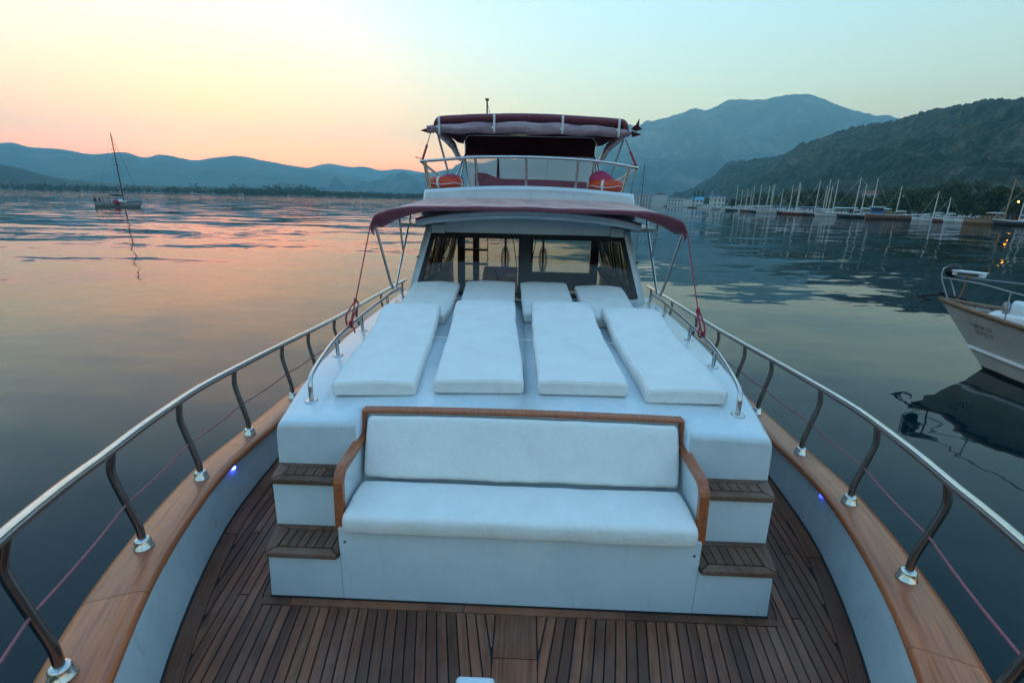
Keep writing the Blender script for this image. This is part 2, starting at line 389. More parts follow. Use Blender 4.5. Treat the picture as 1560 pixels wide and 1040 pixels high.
ridge('distant_hills', [(-34, 0.6), (-28, 1.6), (-25.59, 2.27), (-23.66, 2.8), (-21.77, 3.27), (-19.55, 3.03), (-17.86, 3.1), (-16.38, 2.82), (-14.35, 3.02), (-12.52, 2.81), (-8, 2.4), (-4, 2.0), (2, 1.6)],
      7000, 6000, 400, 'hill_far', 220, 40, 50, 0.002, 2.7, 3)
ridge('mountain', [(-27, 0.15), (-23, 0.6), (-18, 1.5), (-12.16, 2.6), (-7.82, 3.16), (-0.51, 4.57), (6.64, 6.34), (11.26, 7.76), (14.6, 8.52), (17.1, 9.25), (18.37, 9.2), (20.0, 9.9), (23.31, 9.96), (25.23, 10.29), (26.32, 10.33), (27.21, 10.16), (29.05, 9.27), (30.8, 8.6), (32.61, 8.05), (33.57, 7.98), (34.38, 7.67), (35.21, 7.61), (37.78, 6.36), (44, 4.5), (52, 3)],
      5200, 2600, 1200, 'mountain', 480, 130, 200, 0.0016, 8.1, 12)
hill_prof = [(15.2, 0.2), (16.21, 0.71), (18.04, 1.62), (19.95, 2.95), (20.78, 4.1), (22.75, 4.27), (24.16, 4.44), (25.88, 4.9), (28.18, 5.78), (31.16, 6.68), (33.93, 7.12), (35.3, 7.6), (36.46, 7.97), (37.76, 8.21), (38.74, 8.21), (39.59, 8.47), (40.84, 8.34), (42.02, 8.35), (48, 9.2), (56, 9.6), (66, 8.5), (80, 6), (95, 3), (104, 0.5)]
ridge('wooded_hill', hill_prof, lambda a: interp([(15, 2100), (21, 1900), (30, 1350), (42, 1050), (104, 900)], a),
      lambda a: interp([(15, 1300), (21, 900), (30, 420), (42, 330), (104, 330)], a), 500, 'hill_near', 900, 190, 34, 0.008, 4.4, 7.5)
ridge('hill_spur', [(30.5, 0.2), (32.31, 0.98), (33.93, 2.1), (36.28, 2.76), (38.75, 3.58), (40.57, 4.04), (42.93, 4.34), (50, 5.0), (60, 4.5), (75, 2.5), (90, 0.5)],
      560, 260, 150, 'hill_near', 480, 100, 9, 0.02, 6.6, 3.2)

ridge('added_rear_hills', [(110, 0.2), (130, 4.5), (150, 7.0), (172, 8.5), (195, 7.0), (215, 8.0), (240, 6.0), (262, 4.0), (282, 2.5), (295, 0.4)],
      1300, 950, 150, 'hill_near', 300, 40, 30, 0.004, 9.9, 4)  # unseen hills added behind the camera, dimming the light on bow-facing sides

# low land under the far shore and behind the quay
M['shore'] = simple('shore_ground', (0.12, 0.115, 0.09), 0.95, vary=0.4, vscale=0.05, dark=(0.06, 0.065, 0.05))
M['quay'] = simple('quay_concrete', (0.25, 0.25, 0.24), 0.9, vary=0.3, vscale=0.4)
def land(name, front, back, top, material):
    """front and back: matching lists of (x, y); top at z, front face down to below the sea"""
    b = MB(); n = len(front)
    b.loft([[(front[i][0], front[i][1], WATER-0.8), (front[i][0], front[i][1], top), (back[i][0], back[i][1], top+1.2), (back[i][0], back[i][1], WATER-0.8)] for i in range(n)], True, True, False)
    return structure(b.build(name, material))
land('far_shore', [(-2400, 520), (-1500, 740), (-945, 872), (-557, 850), (-420, 930), (-269, 1104), (-90, 1150), (60, 1050), (150, 900)],
     [(-3600, 1500), (-2200, 1700), (-1500, 1800), (-900, 1900), (-600, 1900), (-350, 2000), (-100, 2000), (150, 1800), (240, 1500)], WATER+0.9, 'shore')
land('quay', [(155.5, 901), (186, 711), (156, 454), (129, 291), (119, 220), (119, 197), (121, 170), (121, 153), (124, 120), (135, 40), (150, -60)],
     [(245, 1500), (420, 1300), (420, 700), (300, 420), (265, 300), (262, 270), (258, 250), (255, 230), (250, 190), (330, 60), (420, -60)], WATER+0.8, 'quay')

# ------------------------------------------------------------------ haze
hz = MB().box(-7600, 7600, -1700, 8400, -2.6, 1010)
haze = hz.build('haze', None)
stuff(haze)
m, n, l, b = mat('haze_air'); n.remove(b)
pv = N(n, 'ShaderNodeVolumePrincipled'); pv.inputs['Color'].default_value = (0.40, 0.83, 1.0, 1)
pv.inputs['Density'].default_value = 1.5e-4; pv.inputs['Anisotropy'].default_value = 0.2
l.new(pv.outputs[0], n['Material Output'].inputs['Volume'])
haze.data.materials.append(m)
# ================================================================== the yacht we stand on
yacht = tag(empty('motor_yacht', (0, 0, 0)), 'white wooden motor yacht with teak foredeck, burgundy awnings and steel rails', 'boat')

XD = [(-1.15, 0.0), (-1.0, 0.16), (-0.6, 0.46), (0.0, 0.83), (0.6, 1.17), (1.2, 1.46), (1.69, 1.69), (2.13, 1.86), (2.57, 1.995), (3.0, 2.09), (3.74, 2.16), (4.6, 2.20), (6.5, 2.22), (9, 2.15), (11, 2.0), (12.2, 1.86)]
def xd(y): return smooth_interp(XD, y)                       # half-breadth of the deck at the foot of the bulwark
def zc(y): return interp([(-1.2, 0.68), (1.32, 0.48), (1.82, 0.45), (2.3, 0.405), (3.1, 0.34), (3.75, 0.285), (5, 0.24), (7, 0.22), (12.2, 0.22)], y)   # underside of the cap
def normal_out(y):
    s = (xd(y+0.02)-xd(y-0.02))/0.04
    v = Vector((1, -s, 0)); return v.normalized()
YS = [-1.1, -1.0, -0.8, -0.5, -0.2, 0.1, 0.4, 0.7, 1.0, 1.2, 1.4, 1.6, 1.8, 2.0, 2.2, 2.4, 2.6, 2.8, 3.0, 3.25, 3.5, 3.75, 4.0, 4.4, 4.8, 5.3, 5.8, 6.5, 7.5, 8.5, 9.5, 10.5, 11.5, 12.2]

# hull skin and transom
hb = MB()
for sx in (-1, 1):
    rings = []
    for y in YS:
        nx = normal_out(y); row = []
        for t in (0, 0.25, 0.5, 0.75, 1.0):
            z = zc(y)-0.005+(WATER-0.5-zc(y))*t
            inn = 0.16-0.62*t*t*interp([(-1.1, 0.25), (1, 0.8), (3, 0.7), (6, 0.45), (12.2, 0.5)], y)
            p = Vector((xd(y), y, 0))+nx*inn
            row.append((sx*max(0.0, p.x), p.y+0.35*t*interp([(-1.1, 1), (1, 0.4), (3, 0)], y), z))
        rings.append(row)
    hb.loft(rings, closed=False)
y = 12.2
hb.prism([(-xd(y)-0.1, y, WATER-0.5), (xd(y)+0.1, y, WATER-0.5), (xd(y)+0.14, y, 0.2), (-xd(y)-0.14, y, 0.2)], (0, 0.08, 0))
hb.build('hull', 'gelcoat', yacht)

# deck bed (dark seams) with planks
db = MB()
db.loft([[(-xd(y)-0.02, y, -0.06), (xd(y)+0.02, y, -0.06), (xd(y)+0.02, y, -0.008), (-xd(y)-0.02, y, -0.008)] for y in YS], True, True, False)
deck = db.build('foredeck', 'caulk', yacht)
PW, GAP = 0.0555, 0.0088
def plank(poly_l, poly_r, mat_='teak', parent=deck, z0=-0.012, z1=0.0):
    n = len(poly_l); b = MB()
    b.loft([[(a[0], a[1], z0), (c[0], c[1], z0), (c[0], c[1], z1), (a[0], a[1], z1)] for a, c in zip(poly_l, poly_r)], True, True, False)
    w = abs(poly_r[0][0]-poly_l[0][0])
    return uv_loft(b.build('plank', mat_, parent), 4, [a[1] for a in poly_l] if n > 2 or abs(poly_l[1][1]-poly_l[0][1]) > 0.1 else [0.0, 0.05], [0, w, w, 0]) if not (n == 2 and abs(poly_l[1][1]-poly_l[0][1]) < 0.1) else uv_loft(b.build('plank', mat_, parent), 4, [0.0, 0.05], [0, 0.05, 0.05, 0])
def lx(u, y):
    s = max(0.05, 0.21-0.055*u)
    d = y-2.18
    return u+s*d-0.018*d*d*(1 if d < 0 else 0.6)
def house_x(y): return interp([(2.19, 1.475), (2.4, 1.52), (2.62, 1.56), (3.2, 1.63), (4.5, 1.74), (6.5, 1.78)], y)
for sx in (-1, 1):
    k = 0
    while True:
        u = 0.115+GAP/2+k*PW; k += 1
        if u > 2.35: break
        L, Rr = [], []
        y = -0.55
        runs = []
        while y < 6.6:
            a, c = lx(u, y)+GAP/2, lx(u+PW, y)-GAP/2
            lo = 0.118 if y < 1.9 else 0.12
            hi = xd(y)-0.11
            if y > 2.176: lo = house_x(y)+0.002
            a2, c2 = max(a, lo), min(c, hi)
            if c2-a2 > (0.12 if a < 0.3 else 0.08)*PW: L.append((sx*a2, y)); Rr.append((sx*c2, y))
            else:
                if len(L) > 1: runs.append((L, Rr))
                L, Rr = [], []
            y = 2.174 if y < 2.17 < y+0.06 else y+(0.06 if y < 4 else 0.12)
        if len(L) > 1: runs.append((L, Rr))
        for L, Rr in runs:
            if L[-1][1]-L[0][1] < 0.09: continue
            # butt joint somewhere along long planks
            if len(L) > 26 and k % 3 == 0:
                c = 12+(k*7) % 11
                plank(L[:c], Rr[:c]); 
                shift = GAP
                L2 = [(L[c-1][0], L[c-1][1]+shift)]+L[c:]; R2 = [(Rr[c-1][0], Rr[c-1][1]+shift)]+Rr[c:]
                plank(L2, R2)
            else: plank(L, Rr)
    # margin planks beside the bulwark
    segs = [(-0.9, 0.5), (0.5, 1.55), (1.55, 2.75), (2.75, 4.2), (4.2, 6.6)]
    for a, c in segs:
        ys = [a+0.004+(c-a-0.008)*i/12 for i in range(13)]
        plank([(sx*(xd(y)-0.105), y) for y in ys], [(sx*(xd(y)-0.012), y) for y in ys], z1=0.001)
# king plank
for a, c, w0, w1 in ((-0.5, 1.905, 0.112, 0.112), (1.91, 2.174, 0.112, 0.112)):
    plank([(-w0, a), (-w1, c)], [(w0, a), (w1, c)], z1=0.0005)
# boards framing the foot of the house
for a, c in ((-1.30, -0.3), (-0.296, 0.62), (0.624, 1.30)):
    plank([(a, 2.178), (a, 2.232)], [(c, 2.178), (c, 2.232)], z1=0.003)
for sx in (-1, 1):
    plank([(sx*1.304, 2.178), (sx*1.304, 2.232)], [(sx*1.472, 2.178), (sx*1.472, 2.232)], z1=0.003)
    plank([(sx*1.437, 2.236), (sx*1.50, 2.62)], [(sx*1.478, 2.236), (sx*1.556, 2.62)], z1=0.003)
    plank([(sx*1.50, 2.626), (sx*1.585, 3.3)], [(sx*1.556, 2.626), (sx*1.636, 3.3)], z1=0.003)
# side decks and cockpit floor aft, far from the camera
MB().box(-2.1, 2.1, 6.6, 12.15, -0.05, -0.004).build('aft_deck', 'teak_step', yacht)

# bulwarks with their varnished caps and small blue lights
for sx in (-1, 1):
    b = MB(); rings = []
    for y in YS:
        nx = normal_out(y)
        pts = []
        for off, z in ((0, -0.03), (0.0, 0.0), (0.035, zc(y)*0.6), (0.055, zc(y)), (0.12, zc(y)), (0.12, -0.03)):
            p = Vector((xd(y), y, 0))+nx*off
            pts.append((sx*max(0.001, p.x), p.y, z))
        rings.append(pts)
    b.loft(rings, True, True, True)
    bul = b.build('bulwark', 'bulwark', yacht)
    wm = MB()                                                   # dark seam strip at the foot
    wm.loft([[(sx*(xd(y)-0.012), y, -0.002), (sx*(xd(y)+0.004), y, -0.002), (sx*(xd(y)+0.004), y, 0.006), (sx*(xd(y)-0.012), y, 0.006)] for y in YS[3:]], True, True, False)
    wm.build('seam', 'caulk', bul)
    joints = [-1.05, 0.35, 1.72 if sx < 0 else 1.60, 3.3, 5.2, 7.5, 10, 12.2]
    for a, c in zip(joints, joints[1:]):
        rings = []
        for i in range(17):
            y = a+0.0015+(c-a-0.003)*i/16; nx = normal_out(y); z = zc(y); c0 = Vector((xd(y), y, 0)); ring = []
            wdt = interp([(-1, 0.22), (1.2, 0.235), (2.3, 0.205), (3.2, 0.19), (12, 0.18)], y)
            for off, dz in ((0.012, 0.0), (-0.018, 0.008), (-0.026, 0.022), (-0.024, 0.040), (-0.010, 0.054), (0.02, 0.060), (wdt-0.03, 0.060), (wdt, 0.050), (wdt+0.006, 0.028), (wdt-0.004, 0.004)):
                p = c0+nx*off; ring.append((sx*max(0.001, p.x), p.y, z+dz))
            rings.append(ring)
        cb_ = MB().loft(rings, True, True, True).build('cap_board', 'varnish_cap', bul)
        uv_loft(cb_, 10, [a+(c-a)*1.15*i/16 for i in range(17)], [0.0, 0.02, 0.035, 0.05, 0.065, 0.09, 0.24, 0.27, 0.29, 0.31])
    yl = 3.12 if sx < 0 else 3.03
    nx = normal_out(yl); c0 = Vector((xd(yl), yl, 0))+nx*0.04; c0.x *= sx; ax = Vector((-sx*nx.x, -nx.y, 0))
    MB().lathe((c0.x, c0.y, zc(yl)-0.05), [(0.0005, 0.0), (0.016, 0.0), (0.016, 0.010), (0.010, 0.016), (0.0005, 0.017)], 14, ax).build('deck_light', 'led' if sx < 0 else 'led_dim', bul)

# guard rails: top tube, bent posts on flanged feet, faded line
def po(y): return 0.055*max(0.0, min(1.0, (2.6-y)/1.2))      # feet and rail stand further out towards the bow
def zr(y): return interp([(-1.1, 1.42), (0.5, 1.28), (1.0, 1.22), (1.3, 1.175), (2.0, 1.06), (2.8, 0.985), (3.5, 0.93), (4.3, 0.875), (4.9, 0.84), (5.7, 0.80), (6.5, 0.78), (9, 0.76)], y)
def post_pt(y, off, z, sx):
    p = Vector((xd(y), y, 0))+normal_out(y)*off; return (sx*max(0.0, p.x), p.y, z)
for sx in (-1, 1):
    ys = [-1.05+0.15*i for i in range(68)]
    path = [post_pt(y, 0.125+po(y)*0.7, zr(y), sx) for y in ys]
    gr = MB().tube(path, 0.0245, 14).build('guard_rail', 'steel', yacht)
    posts = [-0.2, 0.6, 1.35, 2.06, 2.77, 3.5, 4.35, 4.95, 5.7, 6.5, 7.6, 8.8]
    mids = []
    for y in posts:
        z0, z1 = zc(y)+0.060, zr(y); h = z1-z0
        tilt = 0.0
        pts = curve([post_pt(y, 0.078+po(y), z0, sx), post_pt(y, 0.078+po(y), z0+0.13*h, sx), post_pt(y, 0.082+po(y), z0+0.24*h, sx), post_pt(y, 0.112+po(y), z0+0.5*h, sx), post_pt(y, 0.138+po(y), z0+0.74*h, sx), post_pt(y, 0.138+po(y), z0+0.84*h, sx), post_pt(y, 0.127+po(y)*0.7, z1-0.01, sx)], 4)
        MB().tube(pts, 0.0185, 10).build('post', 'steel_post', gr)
        bx = post_pt(y, 0.078+po(y), z0, sx)
        MB().lathe(bx, [(0.0005, -0.002), (0.046, -0.002), (0.046, 0.010), (0.040, 0.014), (0.037, 0.048), (0.031, 0.058), (0.019, 0.060), (0.0005, 0.060)], 18).build('post_foot', 'steel', gr)
        mids.append(post_pt(y, 0.112-0.004+po(y), z0+0.47*h, sx))
    lp = []
    for a, c in zip(mids, mids[1:]):
        for i in range(6):
            t = i/6; v = Vector(a).lerp(Vector(c), t); v.z -= 0.012*math.sin(math.pi*t); lp.append(v)
    MB().tube(lp+[Vector(mids[-1])], 0.0058, 6).build('life_line', 'rope_pink', gr)

# ---------------------------------------------------------------- trunk cabin, steps and bench
def top_z(x, y):
    return 0.922+0.078*min(1.0, max(0.0, (y-2.62)/0.9))**0.9+0.03*(1-min(1, abs(x)/1.7)**2)
def hw(y): return smooth_interp([(2.2, 1.425), (2.45, 1.465), (2.62, 1.495), (3.2, 1.585), (4.4, 1.69), (5.5, 1.73), (6.6, 1.74)], y)
tb = MB()
def trunk_ring(y, xin, drop, sx):
    w = hw(y); r = 0.055; ring = [(sx*xin, y, 0.0)]
    for i in range(5):
        x = xin+(w-r-xin)*i/4; ring.append((sx*x, y, top_z(x, y)-drop))
    zt = top_z(w-r, y)-drop
    for i in range(1, 6):
        a = math.pi/2*(1-i/5); ring.append((sx*(w-r+r*math.cos(a)), y, zt-r+r*math.sin(a)))
    ring.append((sx*(w+0.03), y, 0.0))
    return ring
front = [(2.615, 0.035), (2.619, 0.018), (2.628, 0.006), (2.645, 0.0), (2.71, 0.0), (2.76, 0.0), (2.801, 0.0)]
for sx in (-1, 1):
    tb.loft([trunk_ring(y, 1.005, d, sx) for y, d in front], True, True, True)
    tb.loft([trunk_ring(y, 0.0, 0.0, sx) for y in (2.80, 2.95, 3.1, 3.4, 3.8, 4.3, 4.9, 5.5, 6.1, 6.6)], True, True, True)
    # stair blocks
    tb.add(*(lambda x0, x1, x2: ([(sx*x0, 2.235, 0), (sx*x1, 2.235, 0), (sx*x2, 2.618, 0), (sx*x0, 2.618, 0), (sx*x0, 2.235, 0.296), (sx*(x1-0.015), 2.235, 0.296), (sx*(x2-0.01), 2.618, 0.296), (sx*x0, 2.618, 0.296)],
            [(0, 3, 2, 1), (4, 5, 6, 7), (0, 1, 5, 4), (1, 2, 6, 5), (2, 3, 7, 6), (3, 0, 4, 7)]))(1.003, 1.428, 1.49))
    tb.add(*(lambda x0, x1, x2: ([(sx*x0, 2.452, 0.29), (sx*x1, 2.452, 0.29), (sx*x2, 2.617, 0.29), (sx*x0, 2.617, 0.29), (sx*x0, 2.452, 0.618), (sx*(x1-0.005), 2.452, 0.618), (sx*x2, 2.617, 0.618), (sx*x0, 2.617, 0.618)],
            [(0, 3, 2, 1), (4, 5, 6, 7), (0, 1, 5, 4), (1, 2, 6, 5), (2, 3, 7, 6), (3, 0, 4, 7)]))(1.003, 1.468, 1.49))
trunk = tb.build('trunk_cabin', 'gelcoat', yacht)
sk = MB()                                                        # dark seam at the foot of the house
sk.box(-1.432, 1.432, 2.228, 2.234, 0.0, 0.012)
sk.build('seam', 'caulk', trunk)

def step(sx, y0, y1, z, x0, x1a, x1b):
    """tread: bed with mitred border boards and short slats between them"""
    bed = MB(); bed.prism([(sx*x0, y0+0.012, z+0.004), (sx*(x1a-0.01), y0+0.012, z+0.004), (sx*(x1b-0.005), y1, z+0.004), (sx*x0, y1, z+0.004)], (0, 0, 0.016))
    st = bed.build('step', 'caulk', yacht)
    zt, bw = z+0.036, 0.055
    g = 0.003
    def board(poly, name, dz=0.0): MB().prism([(sx*x, y, z+0.0205+dz) for x, y in poly], (0, 0, zt-z-0.0205)).build(name, 'teak_step', st)
    xm = lambda y: x1a+(x1b-x1a)*(y-y0)/(y1-y0)
    b0 = MB().prism([(sx*x0, y0, z), (sx*x1a, y0, z), (sx*(x1a-bw*0.9), y0+bw-g, z), (sx*(x0+bw*0.9), y0+bw-g, z)], (0, 0, zt-z))
    b0.build('border_board', 'teak_step', st, bevel=0.006)
    board([(x0+bw*0.9, y1-bw*0.8+g), (x1a-bw*0.9, y1-bw*0.8+g), (xm(y1), y1-0.001), (x0, y1-0.001)], 'border_board')
    board([(x0, y0+g*2), (x0+bw*0.9-g, y0+bw), (x0+bw*0.9-g, y1-bw*0.8), (x0, y1-g*2)], 'border_board')
    board([(xm(y0)-bw*0.9+g, y0+bw), (xm(y0), y0+g*2), (xm(y1), y1-g*2), (x1a-bw*0.9+g, y1-bw*0.8)], 'border_board')
    n = 6; a, c = x0+bw*0.9+g, x1a-bw*0.9-g
    for i in range(n):
        p, q = a+(c-a)*i/n+0.003, a+(c-a)*(i+1)/n-0.003
        board([(p, y0+bw+g), (q, y0+bw+g), (q, y1-bw*0.8-g), (p, y1-bw*0.8-g)], 'slat', 0.0)
for sx in (-1, 1):
    step(sx, 2.205, 2.451, 0.297, 1.008, 1.418, 1.462)
    step(sx, 2.43, 2.612, 0.619, 1.008, 1.462, 1.496)

bb = MB()
bb.box(-1.0, 1.0, 2.2335, 2.80, 0.0, 0.482)
bb.add([(-0.985, 2.62, 0.48), (0.985, 2.62, 0.48), (0.985, 2.80, 0.95), (-0.985, 2.80, 0.95), (-0.985, 2.799, 0.48), (0.985, 2.799, 0.48), (0.985, 2.825, 0.95), (-0.985, 2.825, 0.95)],
       [(0, 1, 2, 3), (5, 4, 7, 6), (0, 4, 5, 1), (3, 2, 6, 7), (0, 3, 7, 4), (1, 5, 6, 2)])
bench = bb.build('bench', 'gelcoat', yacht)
def arm_outline(inset=0.0):
    i = inset; pts = [(2.252+i, 0.462)]
    r = 0.10-i
    for k in range(7):
        a = math.pi-(math.pi/2)*k/6; pts.append((2.275+0.10+r*math.cos(a)-0.0, 0.715+r*math.sin(a)-0.0))
    pts.append((2.80, 0.825-i))
    return pts
for sx in (-1, 1):
    out, inn = arm_outline(), arm_outline(0.042)
    t = MB(); n = len(out)
    x0, x1 = sx*0.972, sx*1.026
    rings = [[(x0, o[0], o[1]), (x1, o[0], o[1]), (x1, q[0], q[1]), (x0, q[0], q[1])] for o, q in zip(out, inn)]
    t.loft(rings, True, True, False); t.build('armrest_trim', 'varnish', bench, bevel=0.008)
    pn = MB(); pn.prism([(sx*0.985, p[0], p[1]) for p in arm_outline(0.04)]+[(sx*0.985, 2.80, 0.46)], (sx*0.028, 0, 0)); pn.build('arm_panel', 'gelcoat', bench)
    MB().lathe((sx*0.968, 2.236, 0.40), [(0.0005, 0), (0.008, 0), (0.008, 0.003), (0.0005, 0.003)], 10, (0, -1, 0)).build('bolt', 'caulk', bench)
# curved wooden trim over the bench back
rings = []
for i in range(33):
    x = -1.0+2.0*i/32; e = min(1.0, (1.0-abs(x))/0.03)
    z = 0.958+0.012*(1-x*x); y = 2.775
    rings.append([(x, y-0.030, z-0.012), (x, y+0.035, z-0.012), (x, y+0.035, z+0.010), (x, y-0.022, z+0.012), (x, y-0.034, z+0.002)])
bt = MB().loft(rings, True, True, False)
for sx in (-1, 1): bt.prism([(sx*0.985, 2.725, 0.80), (sx*0.985, 2.775, 0.80), (sx*0.985, 2.81, 0.955), (sx*0.985, 2.745, 0.955)], (sx*0.022, 0, 0))
bt.build('back_trim', 'varnish', bench, bevel=0.004)

# ---------------------------------------------------------------- cushions and sun mattresses (loose things)
def cushion(center_line, width, thick, r=0.035, seed=0.0, wob=0.006, skew=0.0, nx=16, narrow=0.0):
    """rounded slab lofted along a polyline of (x, y, z) points on its underside"""
    P = curve(center_line, 10); b = MB(); rings = []
    L = [0.0]
    for a, c in zip(P, P[1:]): L.append(L[-1]+(c-a).length)
    tot = L[-1]
    # extra stations for rounded ends
    stations = []
    for k in range(5): stations.append(r*(1-math.cos(math.pi/2*k/4)))
    m = max(10, int(tot/0.05))
    stations += [r+(tot-2*r)*i/m for i in range(1, m)]
    for k in range(4, -1, -1): stations.append(tot-r*(1-math.cos(math.pi/2*k/4)))
    def at(s):
        for i in range(len(P)-1):
            if s <= L[i+1] or i == len(P)-2:
                t = (s-L[i])/max(1e-6, L[i+1]-L[i]); return P[i].lerp(P[i+1], t), (P[min(i+2, len(P)-1)]-P[max(0, i-1)]).normalized()
    for s in stations:
        p, t = at(s)
        side = Vector((t.y, -t.x, 0)).normalized(); up = side.cross(t).normalized()
        e = min(s, tot-s); ins = r-math.sqrt(max(0, r*r-(r-min(e, r))**2)) if e < r else 0.0
        w, h0, h1 = width/2-ins*0.9, ins*0.7, thick-ins*0.7
        w -= narrow*max(0.0, s/tot)
        ring = []
        rr = min(r, (h1-h0)/2*0.95)
        for (cx, cz, a0) in ((w-rr, h0+rr*0.5, -90), (w-rr, h1-rr, 0), (-w+rr, h1-rr, 90), (-w+rr, h0+rr*0.5, 180)):
            for k in range(4):
                a = R(a0+30*k); rz = rr if cz > thick*0.5 else rr*0.5
                ring.append((cx+rr*math.cos(a), cz+rz*math.sin(a)))
            if a0 == 0:                                          # points across the top
                for k in range(1, 10): ring.append((w-rr-(2*w-2*rr)*k/10, h1+0.010*math.sin(math.pi*k/10)))
        pts = []
        for (u, v) in ring:
            q = p+side*u+up*v
            nz = fbm((q.x*3.2+seed, q.y*3.2, q.z*3+seed), 3)*wob+fbm((q.x*11+seed, q.y*5, q.z*7), 2)*wob*0.25
            pts.append(q+up*nz*(v/thick)+side*nz*0.8)
        rings.append(pts)
    b.loft(rings, True, True, True)
    b.piping = [r_[6] for r_ in rings[3:-3]]+[rings[-4][j] for j in range(8, 17)]+[r_[18] for r_ in reversed(rings[3:-3])]+[rings[3][j] for j in range(16, 7, -1)]+[rings[3][6]]
    return b
def zt(x, y): return top_z(x, y)+0.004
def mattress(xf0, xf1, yf, xh0, xh1, yh, rise, seed, thick=0.096):
    xf, xh = (xf0+xf1)/2, (xh0+xh1)/2; w = ((xf1-xf0)+(xh1-xh0))/2
    L = yh-yf
    def P(t, dz): return (xf+(xh-xf)*t, yf+L*t, zt(xf+(xh-xf)*t, yf+L*t)+dz)
    fl = 0.55 if L > 1.4 else 0.40
    line = [P(0, 0), P(0.2, 0), P(fl-0.1, 0), P(fl, 0.006), P(fl+0.16, 0.35*rise), P(0.84, 0.85*rise), P(0.93, rise), P(1.0, rise*0.92)]
    b = cushion(line, w, thick, 0.024, seed, 0.008)
    o = b.build('sun_mattress', 'canvas'); MB().tube(b.piping, 0.0035, 5, cap=False).build('piping', 'canvas', o)
    # stitched fold line across the mattress
    return o
row1 = [(-1.275, -0.70, 2.94, -1.385, -0.86, 4.72), (-0.60, 0.012, 3.0, -0.715, -0.115, 4.93), (0.102, 0.705, 3.02, 0.062, 0.672, 4.96), (0.80, 1.37, 2.97, 0.775, 1.30, 4.80)]
row2 = [(-1.39, -0.80, 4.72, -1.41, -0.845, 6.05), (-0.735, -0.11, 4.84, -0.755, -0.14, 6.13), (-0.01, 0.58, 4.86, -0.075, 0.515, 6.16), (0.66, 1.24, 4.76, 0.61, 1.20, 6.05)]
for i, a in enumerate(row1):
    o = mattress(*a, rise=0.115, seed=i*3.7)
    tag(o, ['white canvas sun mattress behind the bench, outermost, along the grab rail facing the sunrise', 'white canvas sun mattress behind the bench, middle pair, on the sunrise side', 'white canvas sun mattress behind the bench, middle pair, on the marina side', 'white canvas sun mattress behind the bench, outermost, along the grab rail facing the marina'][i], 'mattress', 'sun mattresses on the cabin top')
for i, a in enumerate(row2):
    o = mattress(*a, rise=0.115, seed=20+i*3.7)
    tag(o, ['short white mattress against the windscreen, at its corner post facing the sunrise', 'short white mattress against the windscreen, next to the mullion on the sunrise side', 'short white mattress against the windscreen, next to the mullion on the marina side', 'short white mattress against the windscreen, at its corner post facing the marina'][i], 'mattress', 'sun mattresses on the cabin top')
o = cushion([(-0.965, 2.375, 0.484), (-0.5, 2.377, 0.482), (0, 2.378, 0.481), (0.5, 2.377, 0.482), (0.965, 2.375, 0.484)], 0.375, 0.112, 0.034, 9.0, 0.011).build('seat_cushion', 'canvas')
tag(o, 'long white canvas seat cushion lying on the bench', 'cushion')
# back cushion leans on the sloping backboard
q = cushion([(-0.962, 0, 0), (-0.5, 0, 0), (0, 0, 0), (0.5, 0, 0), (0.962, 0, 0)], 0.375, 0.085, 0.03, 14.0, 0.007)
ang = math.atan2(0.35, 0.15)
for i, (x, yy, zz) in enumerate(q.v):
    # local: yy across the height (-.19 .. .19), zz thickness towards the sitter
    h = 0.187+yy
    q.v[i] = (x, 2.640+h*math.cos(ang)-zz*math.sin(ang), 0.570+h*math.sin(ang)+zz*math.cos(ang)+0.010*(1-(x/0.96)**2)*(h/0.37))
o = q.build('back_cushion', 'canvas'); tag(o, 'long white canvas back cushion leaning on the bench', 'cushion')
# thin line running across the mattresses
for nm, y, zz, xa, xb in (('tie_cord', 3.86, 1.122, -1.30, 1.02), ('tie_cord', 5.42, 1.150, -0.85, 0.62)):
    pts = [(xa+(xb-xa)*i/24, y+0.05*math.sin(i/24*math.pi), zz+0.012*math.sin(i*1.3)*0.2) for i in range(25)]
    o = MB().tube(pts, 0.0028, 5).build(nm, 'tape')
    tag(o, 'thin white cord stretched across the row of mattresses ' + ('behind the bench' if y < 4.5 else 'before the windscreen'), 'cord')

# grab rails on the cabin top
for sx in (-1, 1):
    feet = [(1.385, 2.88), (1.515, 3.69), (1.565, 4.45), (1.60, 5.45)]
    def gz(x, y): return top_z(x, y)
    path = [(sx*1.385, 2.88, gz(1.385, 2.88)), (sx*1.385, 2.885, gz(1.385, 2.88)+0.07), (sx*1.39, 2.90, gz(1.385, 2.9)+0.115), (sx*1.41, 2.97, gz(1.4, 2.97)+0.14)]
    path += [(sx*x, y, gz(x, y)+0.145) for x, y in ((1.455, 3.25), (1.515, 3.69), (1.55, 4.1), (1.575, 4.5), (1.60, 5.1), (1.615, 5.7), (1.62, 6.02))]
    path += [(sx*1.62, 6.10, gz(1.62, 6.1)+0.13), (sx*1.61, 6.14, gz(1.62, 6.1)+0.09), (sx*1.60, 6.15, gz(1.6, 6.1))]
    gb = MB().tube(curve(path, 4), 0.0155, 10).build('grab_rail', 'steel', yacht)
    for x, y in feet[1:]:
        MB().tube([(sx*x, y, gz(x, y)), (sx*(x+0.003), y, gz(x, y)+0.14)], 0.0145, 10).build('post', 'steel', gb)
    for x, y in feet+[(1.60, 6.15)]:
        MB().lathe((sx*x, y, gz(x, y)-0.004), [(0.0005, 0), (0.042, 0), (0.042, 0.006), (0.03, 0.011), (0.0005, 0.011)], 18).build('flange', 'steel', gb)
